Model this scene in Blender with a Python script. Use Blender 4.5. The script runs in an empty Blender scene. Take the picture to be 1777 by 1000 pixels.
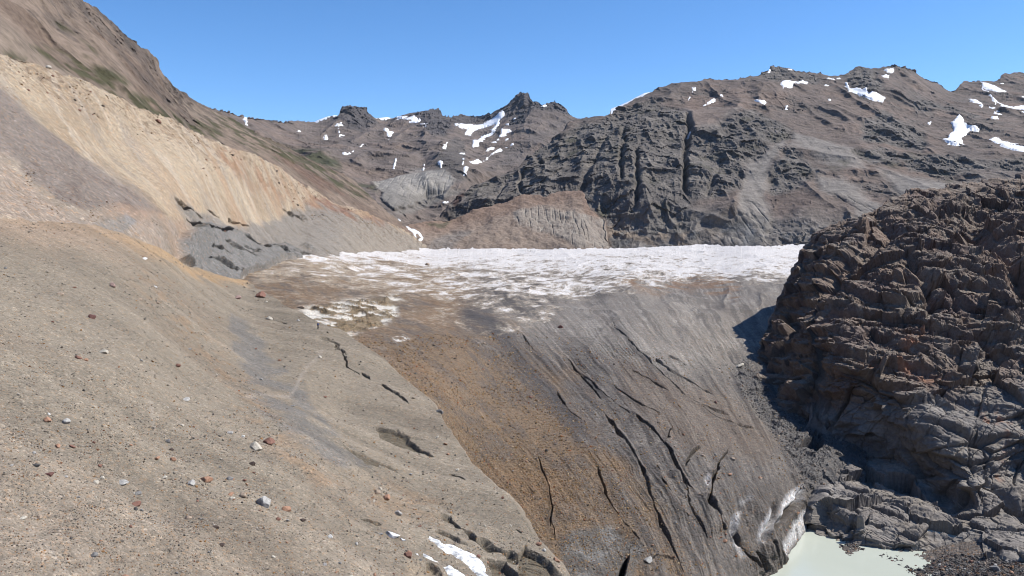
import bpy, math, time
import numpy as np
T0 = time.time()
f4 = np.float32
# ------------------------------------------------------------------ survey constants
# (sight lines are taken in units of the photograph: 1777 x 1000, eye level on row HY)
F, CX, HY = 1394.0, 888.5, 395.0
SUN_AZ, SUN_EL = math.radians(84), math.radians(48)       # azimuth measured from +Y towards +X
SUN = np.array([math.sin(SUN_AZ)*math.cos(SUN_EL), math.cos(SUN_AZ)*math.cos(SUN_EL), math.sin(SUN_EL)])
sc = bpy.context.scene
COL = sc.collection
ALB = .535

# ------------------------------------------------------------------ noise
_r = np.random.default_rng(11)
TAB = (_r.random(64**3)*2-1).astype(f4)
HT = _r.random((4096, 4)).astype(f4)

def vnoise(p):
    p = np.asarray(p, f4)
    fl = np.floor(p)
    u = p-fl
    u = u*u*u*(u*(u*6-15)+10)
    i = fl.astype(np.int32)
    x0, y0, z0 = (i[..., 0] & 63), (i[..., 1] & 63), (i[..., 2] & 63)
    x1, y1, z1 = (x0+1) & 63, (y0+1) & 63, (z0+1) & 63
    x0 = x0 << 12; x1 = x1 << 12; y0 = y0 << 6; y1 = y1 << 6
    ux, uy, uz = u[..., 0], u[..., 1], u[..., 2]
    def L(a, b, t): return a+(b-a)*t
    c0 = L(L(TAB[x0+y0+z0], TAB[x1+y0+z0], ux), L(TAB[x0+y1+z0], TAB[x1+y1+z0], ux), uy)
    c1 = L(L(TAB[x0+y0+z1], TAB[x1+y0+z1], ux), L(TAB[x0+y1+z1], TAB[x1+y1+z1], ux), uy)
    return L(c0, c1, uz)

def _rot(a, b, c):
    ca, sa, cb, sb, cc, s_c = math.cos(a), math.sin(a), math.cos(b), math.sin(b), math.cos(c), math.sin(c)
    return (np.array([[1, 0, 0], [0, ca, -sa], [0, sa, ca]]) @ np.array([[cb, 0, sb], [0, 1, 0], [-sb, 0, cb]]) @ np.array([[cc, -s_c, 0], [s_c, cc, 0], [0, 0, 1]])).astype(f4)
R1 = _rot(.7, .4, 1.1)

def fbm(p, octv=5, gain=.5, lac=2.07):
    q = np.asarray(p, f4); a = 1.0; s = 0; out = 0
    for k in range(octv):
        out = out+a*vnoise(q+17.3*k); s += a
        a *= gain; q = (q @ R1)*lac
    return out/s*1.6

def ridged(p, octv=5, gain=.5, lac=2.07):
    q = np.asarray(p, f4); a = 1.0; s = 0; out = 0; w = 1
    for k in range(octv):
        n = 1-np.abs(vnoise(q+9.1*k))*1.9
        n = np.clip(n, -.2, 1); n = n*np.abs(n)
        out = out+a*n*w; s += a
        w = np.clip(n*1.4, .15, 1)
        a *= gain; q = (q @ R1)*lac
    return out/s

def facet(p, seed=0, tilt=1.0):
    """piecewise planar blocks: value of the nearest jittered cell + its own tilt; also distance to cell border"""
    p = np.asarray(p, f4); sh = p.shape[:-1]
    p = p.reshape(-1, 3); fl = np.floor(p).astype(np.int32)
    best = np.full(len(p), 9e9, f4); second = best.copy(); val = np.zeros(len(p), f4)
    for dx in (-1, 0, 1):
        for dy in (-1, 0, 1):
            for dz in (-1, 0, 1):
                c = fl+np.array([dx, dy, dz], np.int32)
                h = (c[:, 0]*73856093 ^ c[:, 1]*19349663 ^ c[:, 2]*83492791 ^ (seed*7919)) & 4095
                h2 = (h*31+17*seed+5) & 4095
                d = p-(c+HT[h, :3]*.9+.05)
                dd = (d*d).sum(1)
                t = HT[h2]
                v = (t[:, 3]-.5)+tilt*((t[:, :3]-.5)*d).sum(1)*1.6
                nb = dd < best
                second = np.where(nb, best, np.minimum(second, dd))
                val = np.where(nb, v, val); best = np.where(nb, dd, best)
    edge = np.sqrt(second)-np.sqrt(best)
    return val.reshape(sh), edge.reshape(sh)

def sm(x, a, b):
    t = np.clip((x-a)/(b-a), 0, 1)
    return t*t*(3-2*t)

# ------------------------------------------------------------------ plan geometry
def world(px, py, Y):
    px, py, Y = np.asarray(px, float), np.asarray(py, float), np.asarray(Y, float)
    return np.stack([(px-CX)/F*Y, Y+0*px, -(py-HY)/F*Y], -1)

def curve(pts, x, smooth=0):
    pts = np.array(pts, float); return np.interp(x, pts[:, 0], pts[:, 1])

class TPS:
    def __init__(s, ctrl, lam=0.0, raw=False):
        c = np.array(ctrl, float); s.c = c[:, :2]/1000; w = c[:, 2]*100 if raw else 1/c[:, 2]*100
        n = len(c)
        A = np.zeros((n+3, n+3)); A[:n, :n] = s.k(s.d(s.c, s.c))+lam*np.eye(n)
        Q = np.hstack([np.ones((n, 1)), s.c]); A[:n, n:] = Q; A[n:, :n] = Q.T
        s.w = np.linalg.solve(A, np.concatenate([w, [0, 0, 0]]))
    def d(s, a, b): return np.sqrt(((a[:, None]-b[None])**2).sum(-1))
    def k(s, r): return r**1.6
    def __call__(s, px, py):
        q = np.stack([px.ravel(), py.ravel()], 1)/1000; out = np.empty(len(q))
        for i in range(0, len(q), 40000):
            b = q[i:i+40000]
            out[i:i+40000] = s.k(s.d(b, s.c)) @ s.w[:-3]+s.w[-3]+b @ s.w[-2:]
        return (out/100).reshape(px.shape)

def sdpoly(px, py, poly):
    """signed distance to a polygon, + inside"""
    P = np.array(poly, float); sh = px.shape
    x, y = px.ravel(), py.ravel(); d = np.full(x.shape, 1e9); ins = np.zeros(x.shape, bool)
    n = len(P)
    for i in range(n):
        a, b = P[i], P[(i+1) % n]; e = b-a
        t = np.clip(((x-a[0])*e[0]+(y-a[1])*e[1])/(e @ e+1e-9), 0, 1)
        d = np.minimum(d, (x-a[0]-t*e[0])**2+(y-a[1]-t*e[1])**2)
        c = (a[1] > y) != (b[1] > y)
        if abs(e[1]) > 1e-9: ins ^= c & (x < e[0]*(y-a[1])/e[1]+a[0])
    d = np.sqrt(d)
    return np.where(ins, d, -d).reshape(sh)

def polymask(px, py, poly, soft=3.0):
    P = np.array(poly, float); m = soft*2+4
    out = np.zeros(px.shape, f4)
    b = (px > P[:, 0].min()-m) & (px < P[:, 0].max()+m) & (py > P[:, 1].min()-m) & (py < P[:, 1].max()+m)
    if b.any(): out[b] = sm(sdpoly(px[b], py[b], poly), -soft, soft)
    return out

def linedist(px, py, pts, m=60):
    """distance to a polyline, signed side (+ right of travel), parameter 0..1"""
    P = np.array(pts, float)
    D = np.full(px.shape, 1e3, f4); S = np.zeros(px.shape, f4); U = np.zeros(px.shape, f4)
    b = (px > P[:, 0].min()-m) & (px < P[:, 0].max()+m) & (py > P[:, 1].min()-m) & (py < P[:, 1].max()+m)
    if not b.any(): return D, S, U
    x, y = px[b], py[b]; d = np.full(x.shape, 1e9); s = np.zeros(x.shape); u = np.zeros(x.shape)
    L = np.r_[0, np.cumsum(np.hypot(*np.diff(P, axis=0).T))]
    for i in range(len(P)-1):
        a, e = P[i], P[i+1]-P[i]
        t = np.clip(((x-a[0])*e[0]+(y-a[1])*e[1])/(e @ e+1e-9), 0, 1)
        dx, dy = x-a[0]-t*e[0], y-a[1]-t*e[1]; q = dx*dx+dy*dy
        nb = q < d
        d = np.where(nb, q, d); s = np.where(nb, np.sign(e[0]*dy-e[1]*dx), s); u = np.where(nb, (L[i]+t*(L[i+1]-L[i]))/L[-1], u)
    D[b] = np.sqrt(d); S[b] = s; U[b] = u
    return D, S, U

def mixc(a, b, m): return a+(np.asarray(b, f4)-a)*m[..., None]
def srgb(r, g, b):
    c = np.array([r, g, b], float)/255
    return np.where(c <= .04045, c/12.92, ((c+.055)/1.055)**2.4).astype(f4)

# ------------------------------------------------------------------ mesh writing
def write_mesh(name, V, quads, col=None, mat=None, smooth=False, link=True, tri=False):
    me = bpy.data.meshes.new(name); k = 3 if tri else 4
    V = np.ascontiguousarray(V, f4).reshape(-1, 3); quads = np.ascontiguousarray(quads, np.int32).reshape(-1, k)
    me.vertices.add(len(V)); me.vertices.foreach_set('co', V.ravel())
    me.loops.add(quads.size); me.loops.foreach_set('vertex_index', quads.ravel())
    me.polygons.add(len(quads)); me.polygons.foreach_set('loop_start', np.arange(0, quads.size, k, dtype=np.int32))
    me.polygons.foreach_set('use_smooth', np.full(len(quads), smooth, bool))
    if col is not None:
        col = col*ALB
        a = me.color_attributes.new('Tint', 'FLOAT_COLOR', 'POINT')
        c4 = np.ones((len(V), 4), f4); c4[:, :3] = np.clip(col.reshape(-1, 3), 0.002, .95); a.data.foreach_set('color', c4.ravel())
    me.update(calc_edges=True); me.validate()
    if mat: me.materials.append(mat)
    o = bpy.data.objects.new(name, me)
    if link: COL.objects.link(o)
    return o

def tag(o, label=None, cat=None, group=None, kind=None):
    if label: o['label'] = label
    if cat: o['category'] = cat
    if group: o['group'] = group
    if kind: o['kind'] = kind
    return o

class Patch:
    """a piece of terrain: columns of sight lines px, rows from its foot to its skyline, then a real back slope"""
    def __init__(s, x0, x1, step, bot, top, nrow, ctrl, back=12, back_len=200, back_drop=.7, jag=None, lam=0):
        xx = np.arange(x0, x1+step*.5, step); tt = np.abs(np.gradient(curve(top, xx), xx))
        wgt = np.convolve(np.pad(np.clip(tt*.8, 1, 5), 4, mode='edge'), np.ones(9)/9, 'valid'); cw = np.r_[0, np.cumsum((wgt[1:]+wgt[:-1])/2)]
        s.px = np.interp(np.linspace(0, cw[-1], int(cw[-1])+1), cw, xx); nc = len(s.px); s.step = step; s.x0 = x0
        s.bot, s.top = curve(bot, s.px), curve(top, s.px)
        if jag is not None:
            amp, L = jag
            q = np.stack([s.px/L, 0*s.px+3.3, 0*s.px+x0*.01], -1)
            s.top = s.top-amp*(ridged(q, 6, .6)-.35)-amp*.3*vnoise(q*9)
        t = np.linspace(0, 1, nrow)[:, None]; s.nrow = nrow
        s.PX = np.broadcast_to(s.px, (nrow, nc)).copy(); s.PY = s.bot+(s.top-s.bot)*t
        s.tps = TPS(ctrl, lam)
        W = np.maximum(s.tps(s.PX, s.PY), 1e-5)
        P = world(s.PX, s.PY, 1/W)
        # rows are re-spaced so that ground seen edge-on still gets vertices
        dl = np.linalg.norm(np.diff(P, axis=0), axis=-1)/(1/W[1:]/F); dp = np.abs(np.diff(s.PY, axis=0))+1e-6
        cum = np.concatenate([np.zeros((1, nc)), np.cumsum(np.clip(dl, dp, 5*dp)+.6*dp, 0)], 0); cum /= cum[-1:]
        for ax in (1,):
            k9 = np.ones(9)/9; pad = np.pad(cum, ((0, 0), (4, 4)), mode='edge'); cum = sum(pad[:, i:i+nc] for i in range(9))/9
        T2 = np.empty((nrow, nc)); u = np.linspace(0, 1, nrow)
        for j in range(nc): T2[:, j] = np.interp(u, cum[:, j], t[:, 0])
        s.inv = cum[np.linspace(0, nrow-1, 400).round().astype(int)]*(nrow-1)          # row for 400 even heights
        s.PY = s.bot+(s.top-s.bot)*T2
        W = np.maximum(s.tps(s.PX, s.PY), 1e-5); P = world(s.PX, s.PY, 1/W)
        if back:
            k = (np.linspace(0, 1, back+1)[1:]**1.8)[:, None, None]*back_len
            rad = P[-1]*np.array([1, 1, 0]); rad /= np.linalg.norm(rad, axis=-1, keepdims=True)
            Q = P[-1][None]+rad[None]*k
            Q[..., 2] -= (k[..., 0]**1.35/back_len**.35)*back_drop
            P = np.concatenate([P, Q], 0)
            s.PX = np.concatenate([s.PX, np.broadcast_to(s.px, (back, nc))], 0)
            s.PY = np.concatenate([s.PY, np.broadcast_to(s.top, (back, nc))], 0)
        s.P0 = P; s.P = P.copy(); s.N = s.normals(P)
    def normals(s, P):
        n = np.cross(np.gradient(P, axis=1), np.gradient(P, axis=0))
        return n/(np.linalg.norm(n, axis=-1, keepdims=True)+1e-9)
    def relief(s, d, mix=.25):
        ray = -s.P/np.linalg.norm(s.P, axis=-1, keepdims=True); N = (1-mix)*ray+mix*s.N
        s.P = s.P+N*np.asarray(d)[..., None]
    def displace(s, d, N=None): s.P = s.P+(s.N if N is None else N)*np.asarray(d)[..., None]
    def build(s, name, col, mat, smooth=False):
        nr, nc = s.P.shape[:2]
        i = np.arange(nr*nc).reshape(nr, nc)
        q = np.stack([i[:-1, :-1], i[:-1, 1:], i[1:, 1:], i[1:, :-1]], -1)
        s.obj = write_mesh(name, s.P, q, col, mat, smooth); return s.obj
    def at(s, px, py, P=None):
        """world position of the surface on sight line (px,py)"""
        P = s.P if P is None else P
        px, py = np.asarray(px, float), np.asarray(py, float)
        c = np.clip(np.interp(px, s.px, np.arange(len(s.px))), 0, len(s.px)-1.001); c0 = c.astype(int); fc = (c-c0)[..., None]
        b = s.bot[c0]*(1-fc[..., 0])+s.bot[c0+1]*fc[..., 0]; t = s.top[c0]*(1-fc[..., 0])+s.top[c0+1]*fc[..., 0]
        tt = np.clip((py-b)/(t-b), 0, .9999)*399; q0 = tt.astype(int); fq = tt-q0
        r = s.inv[q0, c0]*(1-fq)+s.inv[np.minimum(q0+1, 399), c0]*fq; r = np.clip(r, 0, s.nrow-1.001); r0 = r.astype(int); fr = (r-r0)[..., None]
        return (P[r0, c0]*(1-fc)+P[r0, c0+1]*fc)*(1-fr)+(P[r0+1, c0]*(1-fc)+P[r0+1, c0+1]*fc)*fr

def blur(P, k):
    for ax in (0, 1):
        n = P.shape[ax]; pad = [(0, 0)]*3; pad[ax] = (k+1, k)
        cs = np.cumsum(np.pad(P, pad, mode='edge'), axis=ax)
        a = [slice(None)]*3; b_ = [slice(None)]*3
        a[ax] = slice(2*k+1, 2*k+1+n); b_[ax] = slice(0, n)
        P = (cs[tuple(a)]-cs[tuple(b_)])/(2*k+1)
    return P

# ------------------------------------------------------------------ materials
def mat_new(name, rough=.9, spec=.2):
    m = bpy.data.materials.new(name); m.use_nodes = True
    nt = m.node_tree; b = nt.nodes['Principled BSDF']
    b.inputs['Roughness'].default_value = rough; b.inputs['Specular IOR Level'].default_value = spec
    return m, nt, b

def nd(nt, t, **kw):
    n = nt.nodes.new(t)
    for k, v in kw.items():
        if k in n.inputs.keys(): n.inputs[k].default_value = v
        else: setattr(n, k, v)
    return n

def ramp(nt, src, a, b, lo, hi):
    r = nd(nt, 'ShaderNodeMapRange'); r.inputs['From Min'].default_value = a; r.inputs['From Max'].default_value = b
    r.inputs['To Min'].default_value = lo; r.inputs['To Max'].default_value = hi
    nt.links.new(src, r.inputs['Value']); return r.outputs['Result']

def ground_mat(name, size, contrast=.35, speck=0.0, speck_size=None, bump=.3, rough=.92, stretch=(1, 1, 1), spec=.15, cell=0.0):
    """tint attribute x broken noise of the stated grain size (metres), optional stone-like cells, bump"""
    m, nt, b = mat_new(name, rough, spec); L = nt.links.new
    at = nd(nt, 'ShaderNodeAttribute', attribute_name='Tint')
    tc = nd(nt, 'ShaderNodeTexCoord'); mp = nd(nt, 'ShaderNodeMapping'); mp.inputs['Scale'].default_value = stretch
    L(tc.outputs['Object'], mp.inputs['Vector'])
    n1 = nd(nt, 'ShaderNodeTexNoise', Scale=1/size, Detail=8.0, Roughness=.68); L(mp.outputs[0], n1.inputs['Vector'])
    v1 = ramp(nt, n1.outputs['Fac'], .28, .72, 1-contrast, 1+contrast)
    vm = nd(nt, 'ShaderNodeVectorMath', operation='SCALE'); L(at.outputs['Color'], vm.inputs[0]); L(v1, vm.inputs['Scale'])
    out = vm.outputs[0]; h = n1.outputs['Fac']
    if speck:
        for i, (sz, amt) in enumerate(((speck_size, speck), (speck_size*.42, speck*.8))):
            vo = nd(nt, 'ShaderNodeTexVoronoi', Scale=1/sz); L(mp.outputs[0], vo.inputs['Vector'])
            se = nd(nt, 'ShaderNodeSeparateColor'); L(vo.outputs['Color'], se.inputs[0])
            cr = nd(nt, 'ShaderNodeValToRGB'); cr.color_ramp.interpolation = 'CONSTANT'
            el = cr.color_ramp.elements
            cols = [(0, (.55, .53, .52)), (.16, (.85, .84, .83)), (.36, (1, 1, 1)), (.62, (1.12, 1.02, .93)), (.78, (1.35, 1.3, 1.24)), (.9, (1.45, 1.05, .72)), (.955, (2.0, 1.95, 1.9))]
            el[0].position, el[0].color = 0, (*cols[0][1], 1)
            el[1].position, el[1].color = cols[1][0], (*cols[1][1], 1)
            for p_, c_ in cols[2:]: e = el.new(p_); e.color = (*c_, 1)
            L(se.outputs[0], cr.inputs[0])
            mx = nd(nt, 'ShaderNodeMix', data_type='RGBA', blend_type='MULTIPLY'); mx.clamp_result = False
            mx.inputs['Factor'].default_value = amt
            L(out, mx.inputs['A']); L(cr.outputs[0], mx.inputs['B']); out = mx.outputs['Result']
            if i == 0:
                ad = nd(nt, 'ShaderNodeMath', operation='SUBTRACT'); L(h, ad.inputs[0])
                ml = nd(nt, 'ShaderNodeMath', operation='MULTIPLY'); L(vo.outputs['Distance'], ml.inputs[0]); ml.inputs[1].default_value = .6
                L(ml.outputs[0], ad.inputs[1]); h = ad.outputs[0]
    L(out, b.inputs['Base Color'])
    bp = nd(nt, 'ShaderNodeBump'); bp.inputs['Strength'].default_value = bump; bp.inputs['Distance'].default_value = size*.5
    L(h, bp.inputs['Height']); L(bp.outputs[0], b.inputs['Normal'])
    return m

def plain_mat(name, col, size=.3, contrast=.3, rough=.85, bump=.3, spec=.25):
    m, nt, b = mat_new(name, rough, spec); L = nt.links.new
    tc = nd(nt, 'ShaderNodeTexCoord')
    n1 = nd(nt, 'ShaderNodeTexNoise', Scale=1/size, Detail=7.0, Roughness=.65); L(tc.outputs['Object'], n1.inputs['Vector'])
    v1 = ramp(nt, n1.outputs['Fac'], .3, .7, 1-contrast, 1+contrast)
    vm = nd(nt, 'ShaderNodeVectorMath', operation='SCALE'); vm.inputs[0].default_value = tuple(float(x) for x in col); L(v1, vm.inputs['Scale'])
    L(vm.outputs[0], b.inputs['Base Color'])
    bp = nd(nt, 'ShaderNodeBump'); bp.inputs['Strength'].default_value = bump; bp.inputs['Distance'].default_value = size*.4
    L(n1.outputs['Fac'], bp.inputs['Height']); L(bp.outputs[0], b.inputs['Normal'])
    return m
#@@TERRAIN
# ------------------------------------------------------------------ terrain helpers
def i1(p): return [(x/2.0, y/2.0) for x, y in p]                              # enlargements the outlines were surveyed on
def i2(p): return [(380+x/2.5386, 120+y/2.5386) for x, y in p]
def i3(p): return [(1000+x/2.287, 80+y/2.287) for x, y in p]
def i5(p): return [(1250+x/2.778, 640+y/2.778) for x, y in p]
def g1(p): return [(900+x/2.777, 640+y/2.777) for x, y in p]
def s5(p): return [(600+x/4.4425, 840+y/4.4425) for x, y in p]

def wob(PX, PY, P, L, amp):
    """outline positions roughened by ground noise"""
    q = P/L
    return PX+amp*fbm(q, 4), PY+amp*fbm(q+31.7, 4)

def desat(c, k):
    l = (c @ np.array([.3, .59, .11], f4))[..., None]; return l+(c-l)*k
def topfade(T, TOP, n=26, lo=.3):
    return lo+(1-lo)*sm(T.PY-curve(TOP, T.PX), 0, n)

def groove(PX, PY, pts, width, depth, taper=True):
    D, S, U = linedist(PX, PY, pts, m=width*5+10)
    g = np.exp(-(D/width)**2)
    if taper: g = g*np.clip(np.minimum(U, 1-U)*6+.05, 0, 1)
    return g*depth, S, D, U

# ================================================================== 1 near scree slope
A_TOP = [(-220, 335), (0, 370), (60, 377), (150, 389), (200, 402), (245, 418), (285, 438), (330, 463), (360, 468), (395, 482), (430, 485), (452, 508), (500, 529), (555, 556), (600, 583), (640, 609), (690, 648), (720, 672), (745, 694), (762, 716), (778, 744), (795, 772), (820, 803), (850, 833), (880, 862), (910, 893), (930, 925), (945, 950), (975, 987), (988, 1012), (1010, 1118)]
def planeY(px, py): return -32.5/(-(py-HY)/F+.444*(px-CX)/F+.0673)
ctrlA = [(x, y, planeY(x, y)) for x, y in [(-220, 1120), (0, 1120), (300, 1120), (650, 1120), (950, 1120), (0, 1000), (300, 1000), (600, 1000), (0, 800), (250, 800), (500, 800), (0, 600), (250, 600), (-220, 800), (-220, 550), (100, 450), (-220, 400)]]
ctrlA += [(1000, 1110, 88), (975, 990, 99), (910, 893, 113), (850, 833, 124), (800, 786, 136), (765, 735, 149), (745, 693, 166), (690, 648, 180), (640, 609, 193), (555, 556, 216), (500, 529, 235), (452, 508, 258), (430, 485, 285), (395, 482, 262), (330, 463, 236), (245, 418, 215), (150, 389, 190), (0, 370, 165), (600, 700, 150), (700, 850, 112), (850, 980, 93), (450, 620, 165), (350, 540, 180)]
A = Patch(-220, 1010, 1.5, [(-220, 1120), (1010, 1121)], A_TOP, 520, ctrlA, back=10, back_len=70, back_drop=.75, jag=(1.6, 16))
PX, PY, P = A.PX, A.PY, A.P0
wx, wy = wob(PX, PY, P, 9, 9)
d = .9*fbm(P/28, 4)+.22*fbm(P/5, 4)+.05*fbm(P/1.1, 3)
# terraces and rills that run down the slope
fl = np.stack([P[..., 0]*.03+P[..., 2]*.01, P[..., 1]*.22+P[..., 0]*.05, 0*P[..., 0]], -1)
rill = fbm(fl, 4)
d += .22*rill
fl2 = ridged(np.stack([P[..., 0]*.3, P[..., 1]*1.2, P[..., 2]*.2], -1), 3)
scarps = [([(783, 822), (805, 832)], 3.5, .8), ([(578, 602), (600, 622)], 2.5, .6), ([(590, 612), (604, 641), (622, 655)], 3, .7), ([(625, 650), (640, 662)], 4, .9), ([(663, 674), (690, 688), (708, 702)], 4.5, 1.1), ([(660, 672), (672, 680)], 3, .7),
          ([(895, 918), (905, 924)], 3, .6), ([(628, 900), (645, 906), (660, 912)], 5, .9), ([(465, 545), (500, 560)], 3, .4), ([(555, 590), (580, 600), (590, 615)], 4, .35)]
mud_shade = np.zeros(PX.shape, f4)
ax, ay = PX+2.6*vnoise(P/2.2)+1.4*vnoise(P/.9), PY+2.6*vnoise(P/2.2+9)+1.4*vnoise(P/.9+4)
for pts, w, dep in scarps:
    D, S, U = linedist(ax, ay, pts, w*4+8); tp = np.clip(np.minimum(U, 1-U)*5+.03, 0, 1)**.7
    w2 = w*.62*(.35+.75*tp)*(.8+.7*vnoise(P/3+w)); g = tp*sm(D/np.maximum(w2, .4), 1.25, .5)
    d -= g*dep*1.15; mud_shade = np.maximum(mud_shade, g*.8)
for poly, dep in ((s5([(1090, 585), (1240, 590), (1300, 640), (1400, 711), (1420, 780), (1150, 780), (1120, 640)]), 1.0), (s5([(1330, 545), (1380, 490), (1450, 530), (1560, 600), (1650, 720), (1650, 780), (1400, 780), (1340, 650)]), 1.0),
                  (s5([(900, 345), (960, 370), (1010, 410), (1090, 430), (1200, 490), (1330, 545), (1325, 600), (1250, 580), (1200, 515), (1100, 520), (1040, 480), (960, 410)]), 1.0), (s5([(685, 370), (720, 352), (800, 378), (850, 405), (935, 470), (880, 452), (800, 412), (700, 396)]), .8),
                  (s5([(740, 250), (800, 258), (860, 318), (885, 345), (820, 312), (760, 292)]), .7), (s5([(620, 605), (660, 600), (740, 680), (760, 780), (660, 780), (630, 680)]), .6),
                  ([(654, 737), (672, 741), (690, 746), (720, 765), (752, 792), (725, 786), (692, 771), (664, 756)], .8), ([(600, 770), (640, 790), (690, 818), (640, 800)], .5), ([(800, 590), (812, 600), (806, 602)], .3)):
    g = polymask(ax, ay, poly, 1.6); d -= dep*g+.25*g*fl2; mud_shade = np.maximum(mud_shade, g)
A.displace(d)
c = np.broadcast_to(srgb(157, 148, 133), P.shape).astype(f4).copy()
c = mixc(c, srgb(178, 165, 149), sm(wy-.35*wx, 640, 900)*.8)
c = mixc(c, srgb(152, 141, 126), sm(fbm(P/22+4, 4), .0, .6)*.6)
blue = polymask(wx, wy, [(397, 545), (425, 560), (470, 612), (520, 650), (545, 700), (605, 760), (650, 808), (590, 800), (520, 765), (460, 725), (435, 685), (425, 640), (405, 590)], 6)
c = mixc(c, srgb(132, 131, 129), blue*.8*sm(fbm(P/6+1, 4), -.7, .1))
D, S, U = linedist(wx, wy, [(250, 480), (330, 565), (430, 690), (500, 775), (600, 850), (760, 880)], 90)
c = mixc(c, srgb(170, 140, 108), np.exp(-(D/26)**2)*.45*sm(fbm(P/3.2, 4), -.2, .5))
D, S, U = linedist(wx, wy, [(-50, 371), (150, 396), (245, 424), (330, 470), (428, 488)], 60)
c = mixc(c, srgb(186, 158, 121), np.exp(-(D/11)**2)*.9)
c = mixc(c, srgb(176, 157, 137), sm(D+14*fbm(P/9, 4), 75, 5)*sm(wx, 300, 120)*.85)
for tr in ([(430, 684), (470, 680), (505, 680), (518, 664), (522, 650), (560, 612)], [(262, 695), (268, 740)], [(60, 905), (100, 950), (150, 1000)]):
    D, S, U = linedist(wx*.3+PX*.7, wy*.3+PY*.7, tr, 20); c = mixc(c, srgb(190, 182, 170), np.exp(-(D/3.0)**2)*.45)
c = c*(1+.17*rill)[..., None]
c = mixc(c, srgb(108, 101, 87), mud_shade*.8)  # shade of the scarps and cracks painted in along with darker mud
smear = polymask(wx, wy, s5([(470, 590), (600, 580), (720, 640), (760, 720), (760, 800), (480, 800)]), 7)
c = mixc(c, srgb(178, 163, 140), smear*.6)
c = desat(c, .9)*np.array([1.0, .985, .96], f4)
M_scree = ground_mat('gravel_scree', 1.1, .2, .42, .24, .28)
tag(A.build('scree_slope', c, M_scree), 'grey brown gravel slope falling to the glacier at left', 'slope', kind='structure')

# ================================================================== 2 lateral moraine beyond it
B_TOP = [(-220, -20), (0, 93), (60, 108), (100, 128), (150, 142), (200, 168), (240, 186), (300, 208), (350, 236), (400, 256), (430, 265), (445, 272), (480, 288), (520, 318), (555, 338), (580, 352), (612, 360), (625, 364), (640, 370), (670, 384), (690, 390), (715, 405), (735, 424), (760, 444)]
B_BOT = [(-220, 560), (0, 440), (150, 450), (240, 490), (330, 535), (430, 560), (500, 520), (560, 480), (650, 462), (760, 452)]
ctrlB = [(-220, -20, 250), (0, 93, 300), (200, 168, 400), (430, 265, 600), (555, 338, 850), (640, 370, 960), (740, 428, 1090), (0, 370, 166), (150, 389, 193), (245, 418, 222), (330, 467, 282), (415, 486, 330), (475, 457, 415), (540, 444, 505), (640, 438, 730), (735, 434, 1040), (-220, 400, 120), (-220, 560, 100), (100, 300, 222), (250, 350, 270), (350, 400, 345), (430, 380, 470), (330, 290, 400), (520, 400, 620), (430, 430, 410), (200, 270, 315)]
B = Patch(-220, 760, 1.2, B_BOT, B_TOP, 430, ctrlB, back=10, back_len=160, back_drop=.5, jag=(5, 26))
PX, PY, P = B.PX, B.PY, B.P0
wx, wy = wob(PX, PY, P, 22, 10)
crest = sm(PY-curve(B_TOP, PX), 75, 8)                     # rubbly upper band
lump, le = facet(P/5.0+3, 3, .8)
d = 1.6*fbm(P/45, 4)+.35*fbm(P/8, 4)
d += crest*(1.1*ridged(P/14, 4)+.8*np.maximum(lump, 0)*sm(fbm(P/20+8, 3), -.1, .4))
rl = np.stack([(P[..., 0]-P[..., 1])*.008, (P[..., 1]+P[..., 0])*.13, 0*P[..., 0]], -1)
rill = fbm(rl, 4)*(.4+.8*sm(fbm(P/60+12, 3), -.3, .4)); d += .22*rill+.35*np.maximum(lump, 0)*sm(fbm(P/9+18, 4), .15, .5)
greylow = polymask(wx, wy, [(285, 345), (350, 378), (400, 388), (480, 388), (500, 365), (560, 362), (640, 384), (700, 402), (780, 460), (640, 480), (480, 500), (415, 500), (330, 480), (300, 440), (330, 400)], 7)
gully = ridged(np.stack([(P[..., 0]-P[..., 1])*.01, (P[..., 1]+P[..., 0])*.07, P[..., 2]*.02], -1), 5)
d -= greylow*2.2*(gully-.3)
mound = polymask(wx, wy, i1([(600, 850), (640, 815), (700, 800), (760, 812), (820, 812), (860, 842), (940, 855), (1060, 868), (1090, 885), (950, 915), (850, 965), (830, 1000), (700, 960), (600, 900)]), 5)
d += mound*(3.0+1.2*ridged(P/18, 4))
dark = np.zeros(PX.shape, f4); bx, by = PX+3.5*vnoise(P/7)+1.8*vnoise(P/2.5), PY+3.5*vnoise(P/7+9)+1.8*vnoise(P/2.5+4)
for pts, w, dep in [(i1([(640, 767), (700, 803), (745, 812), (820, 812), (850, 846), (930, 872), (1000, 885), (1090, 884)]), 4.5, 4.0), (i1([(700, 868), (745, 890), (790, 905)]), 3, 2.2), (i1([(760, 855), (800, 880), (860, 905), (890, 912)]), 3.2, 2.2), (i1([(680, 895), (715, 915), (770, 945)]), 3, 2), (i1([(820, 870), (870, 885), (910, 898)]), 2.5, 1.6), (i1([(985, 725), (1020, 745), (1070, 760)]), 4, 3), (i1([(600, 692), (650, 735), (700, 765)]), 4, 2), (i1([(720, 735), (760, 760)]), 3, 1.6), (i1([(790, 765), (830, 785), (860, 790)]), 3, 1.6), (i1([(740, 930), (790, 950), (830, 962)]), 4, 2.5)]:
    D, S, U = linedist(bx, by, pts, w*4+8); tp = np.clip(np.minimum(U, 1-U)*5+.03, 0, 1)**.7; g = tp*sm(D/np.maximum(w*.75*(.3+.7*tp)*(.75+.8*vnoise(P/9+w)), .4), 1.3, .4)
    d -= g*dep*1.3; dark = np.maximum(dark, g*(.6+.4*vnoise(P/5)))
B.displace(d)
c = np.broadcast_to(srgb(204, 180, 138), P.shape).astype(f4).copy()
c = mixc(c, srgb(184, 155, 112), sm(fbm(P/30+2, 4), .0, .6)*.7)
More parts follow.
